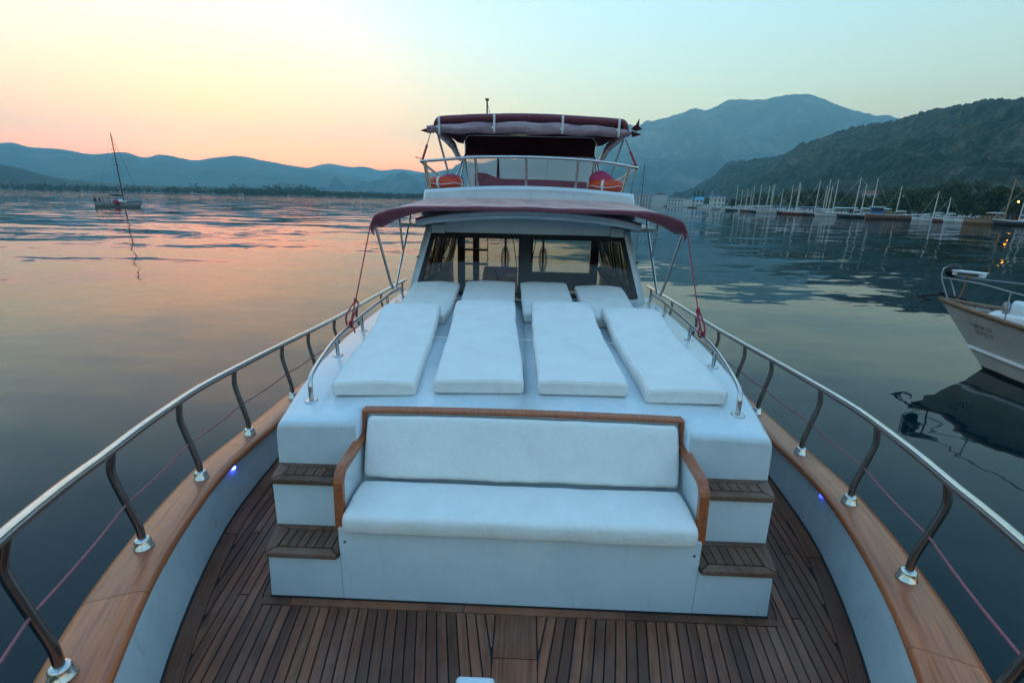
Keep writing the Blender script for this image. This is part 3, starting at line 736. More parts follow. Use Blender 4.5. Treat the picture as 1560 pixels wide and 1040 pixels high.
# white moulded hatch box at the bow end of the deck
hbx = MB(); hbx.box(-0.252, -0.082, 1.42, 1.60, 0.0, 0.262)
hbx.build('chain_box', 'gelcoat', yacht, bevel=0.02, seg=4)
M['mast_rope'] = simple('coiled_rope', (0.20, 0.15, 0.10), 0.9, vary=0.3, vscale=60)
# ---------------------------------------------------------------- wheelhouse
def wx(z): return 1.56-0.20*(z-1.0)/0.9                        # half-width of the wheelhouse at height z
def fy(z): return 6.20+0.44*(z-1.0)                              # raked front
def fpt(u, z, dy=0.0): return (u, fy(z)+dy, z)
def roof_z(x): return 2.03-0.115*(abs(x)/1.40)**2
wb = MB()
def front_strip(poly, d=0.07): wb.prism([fpt(u, z) for u, z in poly], (0, d, 0))
for sx in (-1, 1):
    front_strip([(sx*wx(0.96), 0.96), (sx*1.455, 0.96), (sx*1.27, 1.83), (sx*wx(1.93), 1.93)])
front_strip([(-1.455, 0.96), (1.455, 0.96), (1.43, 1.06), (-1.43, 1.06)])
hp = [(-1.27, 1.79), (1.27, 1.79)]+[(1.36-2.72*i/16, roof_z(1.36-2.72*i/16)+0.0) for i in range(17)]
wb.prism([fpt(u, z) for u, z in hp], (0, 0.07, 0))
for sx in (-1, 1):                                               # sides: sill, header, posts
    def side(y0, y1, z0, z1):
        ys0 = lambda z: max(y0, fy(z)) if y0 < 6.7 else y0
        t = 0.05
        a = [(sx*wx(z0), ys0(z0), z0), (sx*wx(z0), y1, z0), (sx*wx(z1), y1, z1), (sx*wx(z1), ys0(z1), z1)]
        wb.prism(a, (-sx*t, 0, 0))
    side(6.2, 9.9, 0.0, 1.06); side(6.2, 9.9, 1.74, 2.0)
    side(6.2, 6.62, 1.06, 1.74); side(7.95, 8.12, 1.06, 1.74); side(9.55, 9.9, 1.06, 1.74)
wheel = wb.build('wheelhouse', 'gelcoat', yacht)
# dark frames, mullion and panes
fr = MB()
def bar(p, q, w, d0=-0.012, d1=0.02):
    """flat bar in the raked front plane between two (u, z) points"""
    a, c = Vector((p[0], 0, p[1])), Vector((q[0], 0, q[1])); t = (c-a).normalized(); s = Vector((-t.z, 0, t.x))*w/2
    fr.prism([(v.x, fy(v.z)+d0, v.z) for v in (a-s, c-s, c+s, a+s)], (0, d1-d0, 0))
BL, BR, TR, TL = (-1.435, 1.05), (1.435, 1.05), (1.255, 1.80), (-1.255, 1.80)
bar(BL, TL, 0.06); bar(BR, TR, 0.06); bar((-1.26, 1.785), (1.26, 1.785), 0.065, -0.015, 0.021); bar((-1.40, 1.065), (1.40, 1.065), 0.05, -0.010, 0.019)
fr.build('window_frame', 'black', wheel)
mu = fr = MB(); bar((-0.015, 1.03), (-0.015, 1.80), 0.15, -0.022, 0.03); mu.build('mullion', 'black', wheel)
for a, c, e, g in ((-1.42, -0.08, -0.08, -1.25), (0.05, 1.42, 1.25, 0.05)):
    MB().prism([fpt(a, 1.06, 0.004), fpt(c, 1.06, 0.004), fpt(e, 1.79, 0.004), fpt(g, 1.79, 0.004)], (0, 0.006, 0)).build('windscreen_pane', 'glass', wheel)
for sx in (-1, 1):
    for y0, y1 in ((6.62, 7.95), (8.12, 9.55)):
        # rounded side window trim inside, pane outside
        MB().prism([(sx*(wx(1.06)-0.03), y0, 1.06), (sx*(wx(1.06)-0.03), y1, 1.06), (sx*(wx(1.74)-0.03), y1, 1.74), (sx*(wx(1.74)-0.03), y0, 1.74)], (sx*0.005, 0, 0)).build('side_pane', 'glass', wheel)
        tr = MB(); cy_, cz_ = (y0+y1)/2, 1.40; hy, hz_ = (y1-y0)/2, 0.34; out, inn = [], []
        for k in range(32):
            a = 2*math.pi*k/32; ca, sa = math.cos(a), math.sin(a)
            for lst, f in ((out, 1.0), (inn, 0.86)):
                e = 0.45; py = cy_+hy*f*math.copysign(abs(ca)**e, ca); pz = cz_+hz_*f*math.copysign(abs(sa)**e, sa)
                lst.append((py, pz))
        rings = [[(sx*(wx(o[1])-0.052), o[0], o[1]), (sx*(wx(o[1])-0.075), o[0], o[1]), (sx*(wx(q_[1])-0.075), q_[0], q_[1]), (sx*(wx(q_[1])-0.052), q_[0], q_[1])] for o, q_ in zip(out+out[:1], inn+inn[:1])]
        tr.loft(rings, True, False, False); tr.build('side_window_trim', 'interior', wheel)
    MB().tube([(sx*(wx(1.1)-0.06), 7.25, 1.1), (sx*(wx(1.7)-0.06), 7.25, 1.7)], 0.014, 6).build('side_mullion', 'black', wheel)
    MB().obox((sx*1.185, fy(1.87)-0.045, 1.865), (0.088, 0, 0), (0, 0.035, 0), (0, 0.016, 0.055)).build('speaker', 'speaker', wheel, bevel=0.008)
    MB().lathe((sx*1.45, fy(1.5)-0.002, 1.5), [(0.0005, 0), (0.014, 0), (0.014, 0.012), (0.0005, 0.014)], 10, (0, -1, 0)).build('hook', 'black', wheel)
# interior
ib = MB(); ib.box(-1.45, 1.45, 6.3, 9.85, 0.02, 0.06)
for sx in (-1, 1): ib.prism([(sx*1.47, 6.35, 0.06), (sx*1.47, 9.55, 0.06), (sx*1.47, 9.55, 1.055), (sx*1.47, 6.35, 1.055)], (-sx*0.02, 0, 0))
ib.box(-1.44, 1.44, 6.33, 6.62, 0.06, 1.02)
ib.box(-1.36, -1.22, 9.52, 9.6, 0.06, 1.93); ib.box(-0.16, 0.12, 9.52, 9.6, 0.06, 1.93); ib.box(1.24, 1.40, 9.52, 9.6, 0.06, 1.93)
ib.box(0.12, 1.24, 9.521, 9.6, 0.06, 0.90); ib.box(0.12, 1.24, 9.521, 9.6, 1.52, 1.93); ib.box(-1.22, -0.16, 9.521, 9.6, 0.06, 0.60)
ib.box(0.30, 1.36, 7.6, 8.5, 0.06, 0.72)
ib.prism([(1.40, 6.7, 1.03), (1.40, 8.6, 1.03), (1.34, 8.6, 1.16), (1.36, 6.7, 1.1)], (-0.10, 0, -0.02))
ib.build('saloon', 'interior', yacht)
cb = MB(); cb.box(-0.66, -0.14, 7.25, 7.6, 0.06, 1.10); cb.prism([(-0.66, 7.22, 1.10), (-0.14, 7.22, 1.10), (-0.14, 7.6, 1.22), (-0.66, 7.6, 1.22)], (0, 0, 0.02))
helm = cb.build('helm_console', 'paper', yacht)
MB().obox((-0.24, 7.30, 1.145), (0.07, 0, 0), (0, 0.006, 0), (0, 0, 0.04)).build('chart_card', 'tape', helm)
MB().tube([(-0.42, 7.2, 1.08), (-0.46, 7.16, 1.25)], 0.01, 6).build('lever', 'black', helm)
MB().box(0.13, 0.62, 9.2, 9.22, 1.55, 1.95).build('red_curtain', 'burgundy', yacht)
for x in (-0.45, 0.36): MB().box(x-0.06, x+0.06, 8.6, 8.66, 1.86, 1.885).build('ceiling_light', 'led', yacht)
lb = MB(); lb.box(-1.15, -1.02, 10.35, 10.45, 0.0, 2.05)
lad = lb.build('ladder', 'interior', yacht)
for z in (0.55, 0.92, 1.22, 1.52, 1.82): MB().box(-1.33, -0.84, 10.3, 10.5, z-0.02, z+0.02).build('tread', 'interior', lad, bevel=0.01)
MB().tube([(-0.84+0.012*math.sin(i*2.1), 10.4, 0.4+0.05*i) for i in range(31)], 0.009, 5).build('chain', 'caulk', lad)
MB().tube(curve([(-1.42, 10.3, 0.6), (-1.4, 10.3, 1.2), (-1.40, 10.32, 1.95)], 4), 0.016, 8).build('handrail', 'steel', lad)
for x, s in ((-0.51, 1), (0.385, -1)):
    dv = MB().tube([(x, 11.6, 0.0), (x, 11.6, 2.2)], 0.028, 10).build('davit', 'interior', yacht)
    MB().tube([(x+s*0.06, 11.55, 2.1), (x+s*0.30, 11.55, 0.6)], 0.010, 5).build('stay', 'caulk', dv)
    cl = MB()
    for k in range(4):
        cl.tube([(x+(0.05+0.016*k)*math.cos(a*math.pi/8), 11.55-0.01*k, 0.90+(0.25+0.02*k)*math.sin(a*math.pi/8)) for a in range(17)], 0.006, 5, cap=False)
    cl.build('rope_coil', 'mast_rope', dv)
    MB().tube([(x+s*0.40, 11.8, 0.3), (x+s*0.36, 11.8, 1.55)], [0.04, 0.012], 8).build('fishing_pole', 'gelcoat', dv)

# roof with cambered brow and side ledges
rings = []
for y, dz0, dz1, e in ((6.085, 0.030, 0.085, 0.985), (6.10, 0.008, 0.105, 0.995), (6.14, 0.0, 0.118, 1.0), (6.5, 0.0, 0.122, 1.0), (7.5, 0.0, 0.13, 1.0), (9, 0.0, 0.12, 1.0), (10.0, 0.0, 0.1, 1.0)):
    ring = []
    for i in range(25): x = -1.40*e+2.80*e*i/24; ring.append((x, y, roof_z(x)+dz0-0.0))
    for i in range(25): x = 1.40*e-2.80*e*i/24; ring.append((x, y, roof_z(x)+dz1-0.025*(abs(x)/1.4)**8))
    rings.append(ring)
rf = MB().loft(rings, True, True, True)
for sx in (-1, 1): rf.prism([(sx*1.36, 6.52, 1.875), (sx*1.72, 6.58, 1.878), (sx*1.78, 6.70, 1.878), (sx*1.78, 9.6, 1.878), (sx*1.36, 9.6, 1.875)], (0, 0, 0.045))
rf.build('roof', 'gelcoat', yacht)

# ---------------------------------------------------------------- forward awning on its folding hoops
def awn_z(x, t):
    """t 0 at the front hoop, 1 at the rear"""
    a = abs(x); base = 2.168+0.105*t**0.8-0.020*math.sin(math.pi*t)
    if a > 1.25: base -= 0.105*((a-1.25)/0.55)**2.1
    return base-0.03*(a/1.8)**2
def awn(u, v):
    y = 5.62+(7.42-5.62)*v
    W_ = 1.80+0.05*v; s = -1.0+2.0*u; a = abs(s)
    if a < 0.90: x = s/0.90*(W_-0.06); z = awn_z(x, v)
    else:
        k = (a-0.90)/0.10; x = math.copysign(W_-0.06+0.06*math.sin(k*math.pi/2), s); z = awn_z(W_-0.06, v)-(0.165-0.10*abs(v-0.1))*k**1.3
    z += 0.014*math.sin(x*9+y*3.5+0.8*math.sin(x*2))*math.sin(math.pi*v)+0.006*math.sin(x*23-y*4)*math.sin(math.pi*v)+0.006*fbm((x*2.5, y*2.0, 2.0), 3)
    return (x, y, z)
ab = MB().grid(awn, 81, 22)
aw = ab.build('awning', 'burgundy', yacht, solid=0.006)
vb = MB()                                                         # front valance
top = [awn(i/80, 0.0) for i in range(81)]
def val_drop(x): return 0.045+0.13*max(0, (abs(x)-1.15)/0.62)**1.0*(1 if abs(x) < 1.70 else max(0.0, 1-(abs(x)-1.70)/0.14)) 
vb.loft([[(p[0], p[1]-0.006, p[2]+0.004) for p in top], [(p[0], p[1]-0.012, p[2]-0.02) for p in top], [(p[0]*0.997, p[1]+0.012+0.1*max(0, abs(p[0])-1.15), p[2]-val_drop(p[0])) for p in top]], False, False, True)
vb.build('valance', 'burgundy', aw, solid=0.005)
for sx in (-1, 1):
    base = (sx*1.715, 6.20, 1.06)
    MB().tube([base, (sx*1.74, 6.1, 1.2), (sx*1.775, 5.66, 2.0)], 0.0165, 8).build('awning_pole', 'steel', aw)
    MB().tube([base, (sx*1.725, 6.45, 1.25), (sx*1.76, 7.38, 1.98), (sx*1.76, 7.40, 2.16)], 0.0165, 8).build('awning_pole', 'steel', aw)
    MB().tube([(sx*1.738, 6.80, 1.53), (sx*1.75, 6.66, 2.12)], 0.0145, 8).build('awning_pole', 'steel', aw)
    MB().tube([(sx*1.63, 6.18, 1.12), base], 0.014, 8).build('hinge', 'steel', aw)
for v in (0.012, 0.57, 0.985):                                    # hoops under the cloth
    MB().tube([(p[0]*0.988, p[1]+0.01, p[2]-0.022) for p in (awn(0.055+0.89*i/40, v) for i in range(41))], 0.0145, 7).build('awning_hoop', 'steel', aw)

# ---------------------------------------------------------------- flybridge
def fly_z(x): return 2.455-0.085*(abs(x)/1.55)**2
rings = []
for y, e, d in ((7.40, 0.972, 0.05), (7.42, 0.985, 0.018), (7.47, 1.0, 0.0), (8.2, 1.02, 0.0), (9.5, 1.02, 0.0), (11.3, 0.98, 0.0)):
    ring = []
    for i in range(21): x = (-1.57+3.14*i/20)*e; ring.append((x*1.03, y-0.03 if d > 0 else y, 2.0))
    for i in range(21): x = (1.55-3.10*i/20)*e; ring.append((x, y, fly_z(x)-d))
    rings.append(ring)
fly = MB().loft(rings, True, True, True).build('flybridge', 'gelcoat', yacht)
rail = curve([(-1.50, 8.75, 2.58), (-1.56, 8.1, 2.68), (-1.61, 7.62, 2.765), (-1.56, 7.52, 2.772), (-1.2, 7.46, 2.80), (-0.78, 7.42, 2.832), (0, 7.40, 2.845), (0.78, 7.42, 2.825), (1.2, 7.46, 2.79), (1.53, 7.52, 2.745), (1.59, 7.62, 2.735), (1.56, 8.1, 2.67), (1.50, 8.75, 2.60)], 6)
frl = MB().tube(rail, 0.021, 10).build('fly_rail', 'steel', yacht)
for x0, x1 in ((-1.47, -1.53), (-0.76, -0.79), (-0.04, -0.05), (0.69, 0.70), (1.38, 1.45)):
    zt_ = 2.845-0.03*(x1/1.0)**2 if abs(x1) < 1 else (2.778 if x1 < 0 else 2.758)
    MB().tube([(x0, 7.50, fly_z(x0)-0.01), (x1, 7.46 if abs(x1) > 1 else 7.41, zt_)], 0.020, 9).build('post', 'steel', frl)
for sx in (-1, 1):
    MB().tube([(sx*1.5, 8.75, 2.38), (sx*1.5, 8.75, 2.6)], 0.018, 8).build('post', 'steel', frl)
    MB().tube([(sx*1.55, 7.75, 2.38), (sx*1.60, 7.70, 2.75)], 0.010, 8).build('post', 'steel', frl)
cvr = MB(); cvr.prism([(-0.84, 7.80, 2.43), (0.89, 7.80, 2.43), (0.89, 7.80, 2.54), (0.30, 7.80, 2.56), (-0.36, 7.80, 2.56), (-0.50, 7.80, 2.575), (-0.64, 7.80, 2.63), (-0.72, 7.80, 2.645), (-0.84, 7.80, 2.645)], (0, 0.05, 0))
cvr.build('windscreen_cover', 'burgundy', fly, bevel=0.012)

# ---------------------------------------------------------------- upper canopy
def can(u, v):
    y = 7.80+2.45*v; W_ = 1.46-0.14*v; s = -1+2*u; a = abs(s)
    if a < 0.9: x = s/0.9*(W_-0.09); z = 3.475+0.01*v-0.055*(x/1.4)**2
    else:
        k = (a-0.9)/0.1; x = math.copysign(W_-0.09+0.09*math.sin(k*math.pi/2), s); z = 3.475+0.01*v-0.055*((W_-0.09)/1.4)**2-0.15*k**1.5
    z -= 0.025*math.sin(math.pi*min(1, v*2) if v < 0.5 else math.pi*(v-0.5)*2)**2
    if s > 0: z -= 0.0
    return (x, y, z+0.005*fbm((x*2, y*2, 5), 3))
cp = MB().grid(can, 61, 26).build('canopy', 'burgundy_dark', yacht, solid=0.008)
ft = [can(i/60, 0.0) for i in range(61)]
MB().loft([[(p[0], p[1]-0.004, p[2]+0.006) for p in ft], [(p[0], p[1]-0.018, p[2]-0.03) for p in ft], [(p[0], p[1]-0.004, p[2]-0.10) for p in ft]], False, False, True).build('front_valance', 'burgundy', cp, solid=0.006)
# curtain of clear vinyl rolled up under the front edge and along the sides
def roll(pts, rad, flat=1.35, seed=0.0):
    P = [Vector(p) for p in pts]; rings = []
    for i, p in enumerate(P):
        t = (P[min(i+1, len(P)-1)]-P[max(i-1, 0)]).normalized(); side = Vector((0, 0, 1)).cross(t).normalized(); up = t.cross(side)
        e = math.sin(math.pi*min(1, max(0.04, i/(len(P)-1))))**0.22; ring = []
        for k in range(14):
            a = 2*math.pi*k/14; r = rad*e*(1+0.10*fbm((p.x*3+k*0.6, p.y*3, seed), 3))
            ring.append(p+side*r*0.62*math.cos(a)+up*r*flat*0.75*math.sin(a))
        rings.append(ring)
    return MB().loft(rings, True, True, True)
fp = [(-1.56+3.08*i/46, 7.80+0.012*math.sin(i), 3.288-0.045*((-1.56+3.08*i/46)/1.5)**2+0.008*math.sin(i*0.7)-0.006*i/46) for i in range(47)]
roll(fp, 0.084).build('rolled_curtain', 'vinyl_roll', cp)
for sx in (-1, 1):
    sp = [(sx*(1.43-0.10*t+0.02*math.sin(t*9)), 7.95+2.15*t, 3.245-0.24*t**1.4+0.02*math.sin(t*6)) for t in (i/20 for i in range(21))]
    roll(sp, 0.075, 1.5, 4).build('rolled_curtain', 'vinyl_roll', cp)
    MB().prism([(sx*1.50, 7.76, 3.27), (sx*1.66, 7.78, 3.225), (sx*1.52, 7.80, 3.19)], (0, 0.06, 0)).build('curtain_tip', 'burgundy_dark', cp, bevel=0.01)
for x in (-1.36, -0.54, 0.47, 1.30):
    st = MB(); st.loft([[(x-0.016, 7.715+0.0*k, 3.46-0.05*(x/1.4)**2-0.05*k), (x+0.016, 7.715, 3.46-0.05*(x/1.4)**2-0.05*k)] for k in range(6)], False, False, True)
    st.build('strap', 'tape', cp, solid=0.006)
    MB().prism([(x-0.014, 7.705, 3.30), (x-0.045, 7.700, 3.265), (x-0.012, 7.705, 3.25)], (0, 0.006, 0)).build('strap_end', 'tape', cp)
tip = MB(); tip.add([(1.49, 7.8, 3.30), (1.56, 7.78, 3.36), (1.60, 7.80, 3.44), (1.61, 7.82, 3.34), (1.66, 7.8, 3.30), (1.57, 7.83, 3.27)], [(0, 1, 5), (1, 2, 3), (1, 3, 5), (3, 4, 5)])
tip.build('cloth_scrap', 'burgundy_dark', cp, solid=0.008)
# aft flap on its hoop, clear curtain below it
fo = [(-1.27, 3.05), (-1.27, 3.36)]+[(-1.27+0.10-0.10*math.cos(a), 3.36+0.09*math.sin(a)) for a in (R(30), R(60), R(90))]+[(1.17+0.10*math.sin(a), 3.36+0.09*math.cos(a)) for a in (0, R(30), R(60), R(90))]+[(1.27, 3.05)]
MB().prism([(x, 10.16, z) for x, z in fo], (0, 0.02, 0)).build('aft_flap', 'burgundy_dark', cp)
MB().tube([(x*1.0, 10.13, z) for x, z in fo[:1]+fo[1:]], 0.016, 8).build('rear_hoop', 'steel', cp)
MB().tube([(x, 10.12, 3.075+0.02*(1-(x/1.27)**2)) for x in (-1.27+2.54*i/16 for i in range(17))], 0.014, 7).build('flap_batten', 'steel', cp)
MB().prism([(-1.24, 10.20, 2.40), (1.24, 10.20, 2.40), (1.24, 10.20, 3.06), (-1.24, 10.20, 3.06)], (0, 0.004, 0)).build('clear_curtain', 'vinyl', cp)
MB().prism([(-0.66, 10.18, 2.45), (-0.58, 10.18, 2.45), (-0.61, 10.18, 3.05), (-0.64, 10.18, 3.05)], (0, 0.012, 0)).build('curtain_sash', 'burgundy', cp)
MB().box(0.35, 0.357, 10.19, 10.198, 2.42, 3.05).build('curtain_seam', 'speaker', cp)
for sx in (-1, 1):
    bse = (sx*1.36, 8.85, 2.40)
    MB().tube(curve([bse, (sx*1.38, 8.55, 2.72), (sx*1.43, 7.98, 3.22), (sx*1.40, 7.88, 3.36)], 5), 0.017, 8).build('canopy_pole', 'steel', cp)
    MB().tube([bse, (sx*1.27, 10.1, 3.10)], 0.017, 8).build('canopy_pole', 'steel', cp)
    MB().tube(curve([(sx*1.27, 10.13, 3.05), (sx*1.25, 10.12, 2.8), (sx*1.15, 10.1, 2.41)], 4), 0.016, 8).build('canopy_pole', 'steel', cp)
    MB().tube([(sx*1.36, 9.7, 2.40), (sx*1.27, 10.1, 3.06)], 0.015, 8).build('canopy_pole', 'steel', cp)
    MB().tube([(sx*1.415, 8.0, 3.2), (sx*1.33, 8.3, 3.40)], 0.013, 8).build('canopy_brace', 'steel', cp)
an = MB().tube([(-0.77, 9.2, 3.40), (-0.77, 9.2, 3.92)], 0.014, 7); an.box(-0.80, -0.74, 9.17, 9.23, 3.90, 3.93)
an.build('antenna', 'black', yacht)
MB().tube([(-0.77, 9.2, 3.88), (-0.66, 9.2, 3.48)], 0.004, 5).build('antenna_stay', 'black', yacht)

# life rings with a pink bag resting on each, lying behind the rail
def life_ring(loc, label, bag_label, bag_h, flip):
    r = tag(empty('life_ring', loc), label, 'life ring', 'life rings on the flybridge')
    ring = MB(); ring.loft([[((0.205+0.085*math.cos(b)*0.9)*math.cos(a), (0.205+0.085*math.cos(b)*0.9)*math.sin(a), 0.085+0.085*math.sin(b)) for b in (2*math.pi*j/12 for j in range(12))] for a in (2*math.pi*i/32 for i in range(33))], True, False, True)
    ring.build('ring_body', 'orange', r)
    for a0 in (70, 160, 250, 340):
        tp = MB(); tp.loft([[((0.205+0.088*math.cos(b)*0.9)*math.cos(a), (0.205+0.088*math.cos(b)*0.9)*math.sin(a), 0.085+0.088*math.sin(b)) for b in (2*math.pi*j/12 for j in range(12))] for a in (R(a0-4+2*i) for i in range(5))], True, True, True)
        tp.build('reflective_band', 'tape', r)
    MB().tube([((0.288+0.016*abs(math.sin(2*a+1.92)))*math.cos(a), (0.288+0.016*abs(math.sin(2*a+1.92)))*math.sin(a), 0.085-0.03*abs(math.sin(2*a+1.92))) for a in (2*math.pi*i/48 for i in range(49))], 0.006, 5, cap=False).build('grab_line', 'tape', r)
    b = MB(); rings = []
    for i in range(10):
        t = i/9*math.pi/2; rings.append([((0.20*math.cos(t)+0.003)*(1+0.12*fbm((math.cos(a)*2+loc[0], math.sin(a)*2, t), 2))*math.cos(a)+0.03*flip*math.sin(t), (0.18*math.cos(t)+0.003)*math.sin(a), bag_h*math.sin(t)*(1+0.25*fbm((math.cos(a)*1.7, math.sin(a)*1.7, loc[0]), 2))) for a in (2*math.pi*k/20 for k in range(20))])
    b.loft(rings, True, True, True)
    o = b.build('rope_bag', 'pink'); o.location = (loc[0]+0.06*flip, loc[1]+0.03, loc[2]+0.135)
    tag(o, bag_label, 'bag')
life_ring((-1.30, 7.93, 2.402), 'orange life ring lying flat behind the flybridge rail on the sunrise side', 'low pink cloth bag lying on the orange life ring towards the sunrise', 0.075, 1)
life_ring((1.20, 7.93, 2.405), 'orange life ring under a tall pink bag behind the flybridge rail', 'bulging pink cloth bag heaped on the orange life ring towards the marina', 0.16, -1)

# red ropes holding the awning corners down to the grab rails
for sx, nm in ((-1, 'red rope with a knotted tail holding the awning corner on the sunrise side'), (1, 'red rope with a knotted tail holding the awning corner on the marina side')):
    top_ = Vector((sx*1.81, 5.64, 1.95)); bot = Vector((sx*1.548, 4.10, top_z(1.548, 4.1)+0.15))
    pts = [top_.lerp(bot, i/16)+Vector((0, 0, -0.012*math.sin(math.pi*i/16))) for i in range(17)]
    rp = MB().tube(pts, 0.0062, 6)
    k = top_.lerp(bot, 0.80)
    rp.tube(curve([k, k+Vector((0.025, 0, -0.04)), bot+Vector((0.022, 0.01, 0.06)), bot+Vector((0.012, 0, -0.02)), bot+Vector((-0.03, 0, 0.0)), bot+Vector((-0.028, 0, 0.09)), k+Vector((-0.012, 0, -0.02)), k], 5), 0.0075, 6)
    rp.tube([bot+Vector((0.0, -0.01, 0.02)), bot+Vector((0.035, -0.015, -0.03)), bot+Vector((0.04, -0.01, -0.07))], 0.007, 6)
    for c in (k, bot+Vector((0, 0, 0.015))): rp.lathe(c, [(0.001, -0.022), (0.014, -0.014), (0.017, 0), (0.013, 0.014), (0.001, 0.022)], 8)
    tag(rp.build('rope', 'rope_red'), nm, 'rope', 'red tie-down ropes')
for sx, a, c, nm in ((-1, (-1.50, 7.80, 3.20), (-1.60, 7.60, 2.79), 'thin red lashing from the canopy to the flybridge rail on the sunrise side'), (1, (1.42, 7.80, 3.16), (1.585, 7.60, 2.75), 'thin red lashing from the canopy to the flybridge rail on the marina side')):
    a, c = Vector(a), Vector(c); rp = MB().tube([a, a.lerp(c, 0.5), c], 0.007, 6); rp.tube([a.lerp(c, 0.45), a.lerp(c, 0.97)], 0.017, 7)
    rp.tube([c+Vector((0, 0, 0.02)), c+Vector((-0.07*abs(sx), -0.01, 0.03)), c+Vector((-0.10, -0.01, 0.05))], 0.006, 5)
    tag(rp.build('lashing', 'rope_red'), nm, 'rope')
# ================================================================== other boats
M['nb_hull'] = simple('cream_hull', (0.50, 0.49, 0.47), 0.5, vary=0.22, vscale=1.6, bump=0.1, bscale=12, dark=(0.40, 0.39, 0.37))
M['nb_wood'] = wood('worn_rail_wood', (0.10, 0.05, 0.03), (0.36, 0.21, 0.12), 0.6, rnd=0.2)
M['nb_white'] = simple('boat_white', (0.72, 0.73, 0.74), 0.4, vary=0.12, vscale=4)
M['nb_dark'] = simple('boat_dark', (0.012, 0.013, 0.015), 0.6)
M['galv'] = simple('galvanised', (0.34, 0.34, 0.35), 0.45, metal=0.7, vary=0.2, vscale=20)
RZ = math.atan2(-0.907, 0.42)
nb = tag(empty('fishing_boat', (9.71, 11.43, WATER), RZ), 'cream hulled fishing boat with wooden rub rail, black anchor ball and registration number', 'boat')
SH = [(0.0, 0.03), (0.3, 0.19), (0.74, 0.44), (1.3, 0.76), (1.93, 1.08), (3.0, 1.42), (4.5, 1.60), (7.0, 1.52), (9.0, 1.25)]
def nb_pt(s, t, side, out=0.0):
    """s along the sheer from the stem, t 0 at the sheer, 1 at the waterline"""
    z0 = interp([(0, 1.37), (0.74, 1.30), (1.93, 1.23), (4, 1.12), (9, 1.15)], s)
    b = smooth_interp(SH, s)*(1-0.12*t-0.10*math.sin(math.pi*min(1, t))*0.6)+out
    return Vector((s+1.13*t*(1-s/9.0)**1.5, side*b, z0*(1-t)))
st_s = [0, 0.1, 0.25, 0.5, 0.75, 1.0, 1.4, 1.9, 2.5, 3.2, 4, 5, 6, 7, 8, 9]
hbm = MB()
for side in (-1, 1):
    hbm.loft([[nb_pt(s, t, side) for t in (0, 0.15, 0.3, 0.45, 0.6, 0.75, 0.9, 1.0)] for s in st_s], False, False, True)
hbm.add([nb_pt(9, 0, -1), nb_pt(9, 0, 1), nb_pt(9, 1.0, 1), nb_pt(9, 1.0, -1)], [(0, 1, 2, 3)])
nbh = hbm.build('hull', 'nb_hull', nb)
bb2 = MB()
for side in (-1, 1): bb2.loft([[nb_pt(s, t, side, 0.004) for t in (0.955, 1.0, 1.25)] for s in st_s], False, False, True)
bb2.build('boot_top', 'nb_dark', nbh)
for nm, ta, tc_, mt, o in (('rub_rail', -0.015, 0.055, 'nb_wood', 0.045), ('white_strake', 0.665, 0.735, 'nb_white', 0.035)):
    for side in (-1, 1):
        MB().loft([[nb_pt(s, ta, side, 0.0), nb_pt(s, ta, side, o), nb_pt(s, tc_, side, o), nb_pt(s, tc_+0.01, side, 0.0)] for s in st_s], True, True, True).build(nm, mt, nbh)
dk = MB(); dk.loft([[nb_pt(s, 0.10, -1), nb_pt(s, 0.10, 1)] for s in st_s], False, False, False); dk.build('deck', 'nb_wood', nb)
for side in (-1, 1):
    MB().loft([[nb_pt(s, -0.015, side, 0.02), nb_pt(s, -0.015, side, -0.09), nb_pt(s, 0.02, side, -0.09), nb_pt(s, 0.02, side, 0.02)] for s in st_s[1:]], True, True, False).build('cap_rail', 'nb_wood', nb)
# white foredeck moulding and cabin further aft
fd = MB(); fd.loft([[(s, -w, 1.0), (s, -w*0.96, z), (s, 0, z+0.05), (s, w*0.96, z), (s, w, 1.0)] for s, w, z in ((0.95, 0.25, 1.12), (1.05, 0.38, 1.25), (1.4, 0.55, 1.30), (2.2, 0.85, 1.32), (3.4, 1.05, 1.33))], False, False, True)
fd.box(0.95, 1.0, -0.25, 0.25, 1.0, 1.14); fd.build('foredeck_moulding', 'nb_white', nb, bevel=0.02)
cbn = MB(); cbn.box(4.2, 7.8, -1.05, 1.05, 1.0, 2.6); cbn.box(4.0, 8.0, -1.15, 1.15, 2.6, 2.68); cabn = cbn.build('cabin', 'nb_white', nb, bevel=0.03)
for i in range(3):
    for side in (-1, 1): MB().box(4.5+1.1*i, 5.3+1.1*i, side*1.05-0.012, side*1.05+0.012, 1.85, 2.4).build('window', 'nb_dark', cabn)
wl = MB(); wl.lathe((1.35, -0.18, 1.42), [(0.001, -0.16), (0.11, -0.15), (0.13, -0.11), (0.075, -0.09), (0.075, 0.05), (0.13, 0.07), (0.12, 0.12), (0.001, 0.13)], 18, (-0.75, -0.65, 0))
wl.build('windlass_drum', 'galv', nb)
wm2 = MB(); wm2.loft([[(x, -0.18-w, 1.26), (x, -0.18-w, zz-0.06), (x, -0.18-w*0.6, zz), (x, -0.18+w*0.6, zz), (x, -0.18+w, zz-0.06), (x, -0.18+w, 1.26)] for x, w, zz in ((1.38, 0.13, 1.58), (1.5, 0.15, 1.57), (1.75, 0.12, 1.50), (2.0, 0.10, 1.42), (2.3, 0.08, 1.38))], True, True, True)
wm2.build('windlass_cover', 'nb_white', nb)
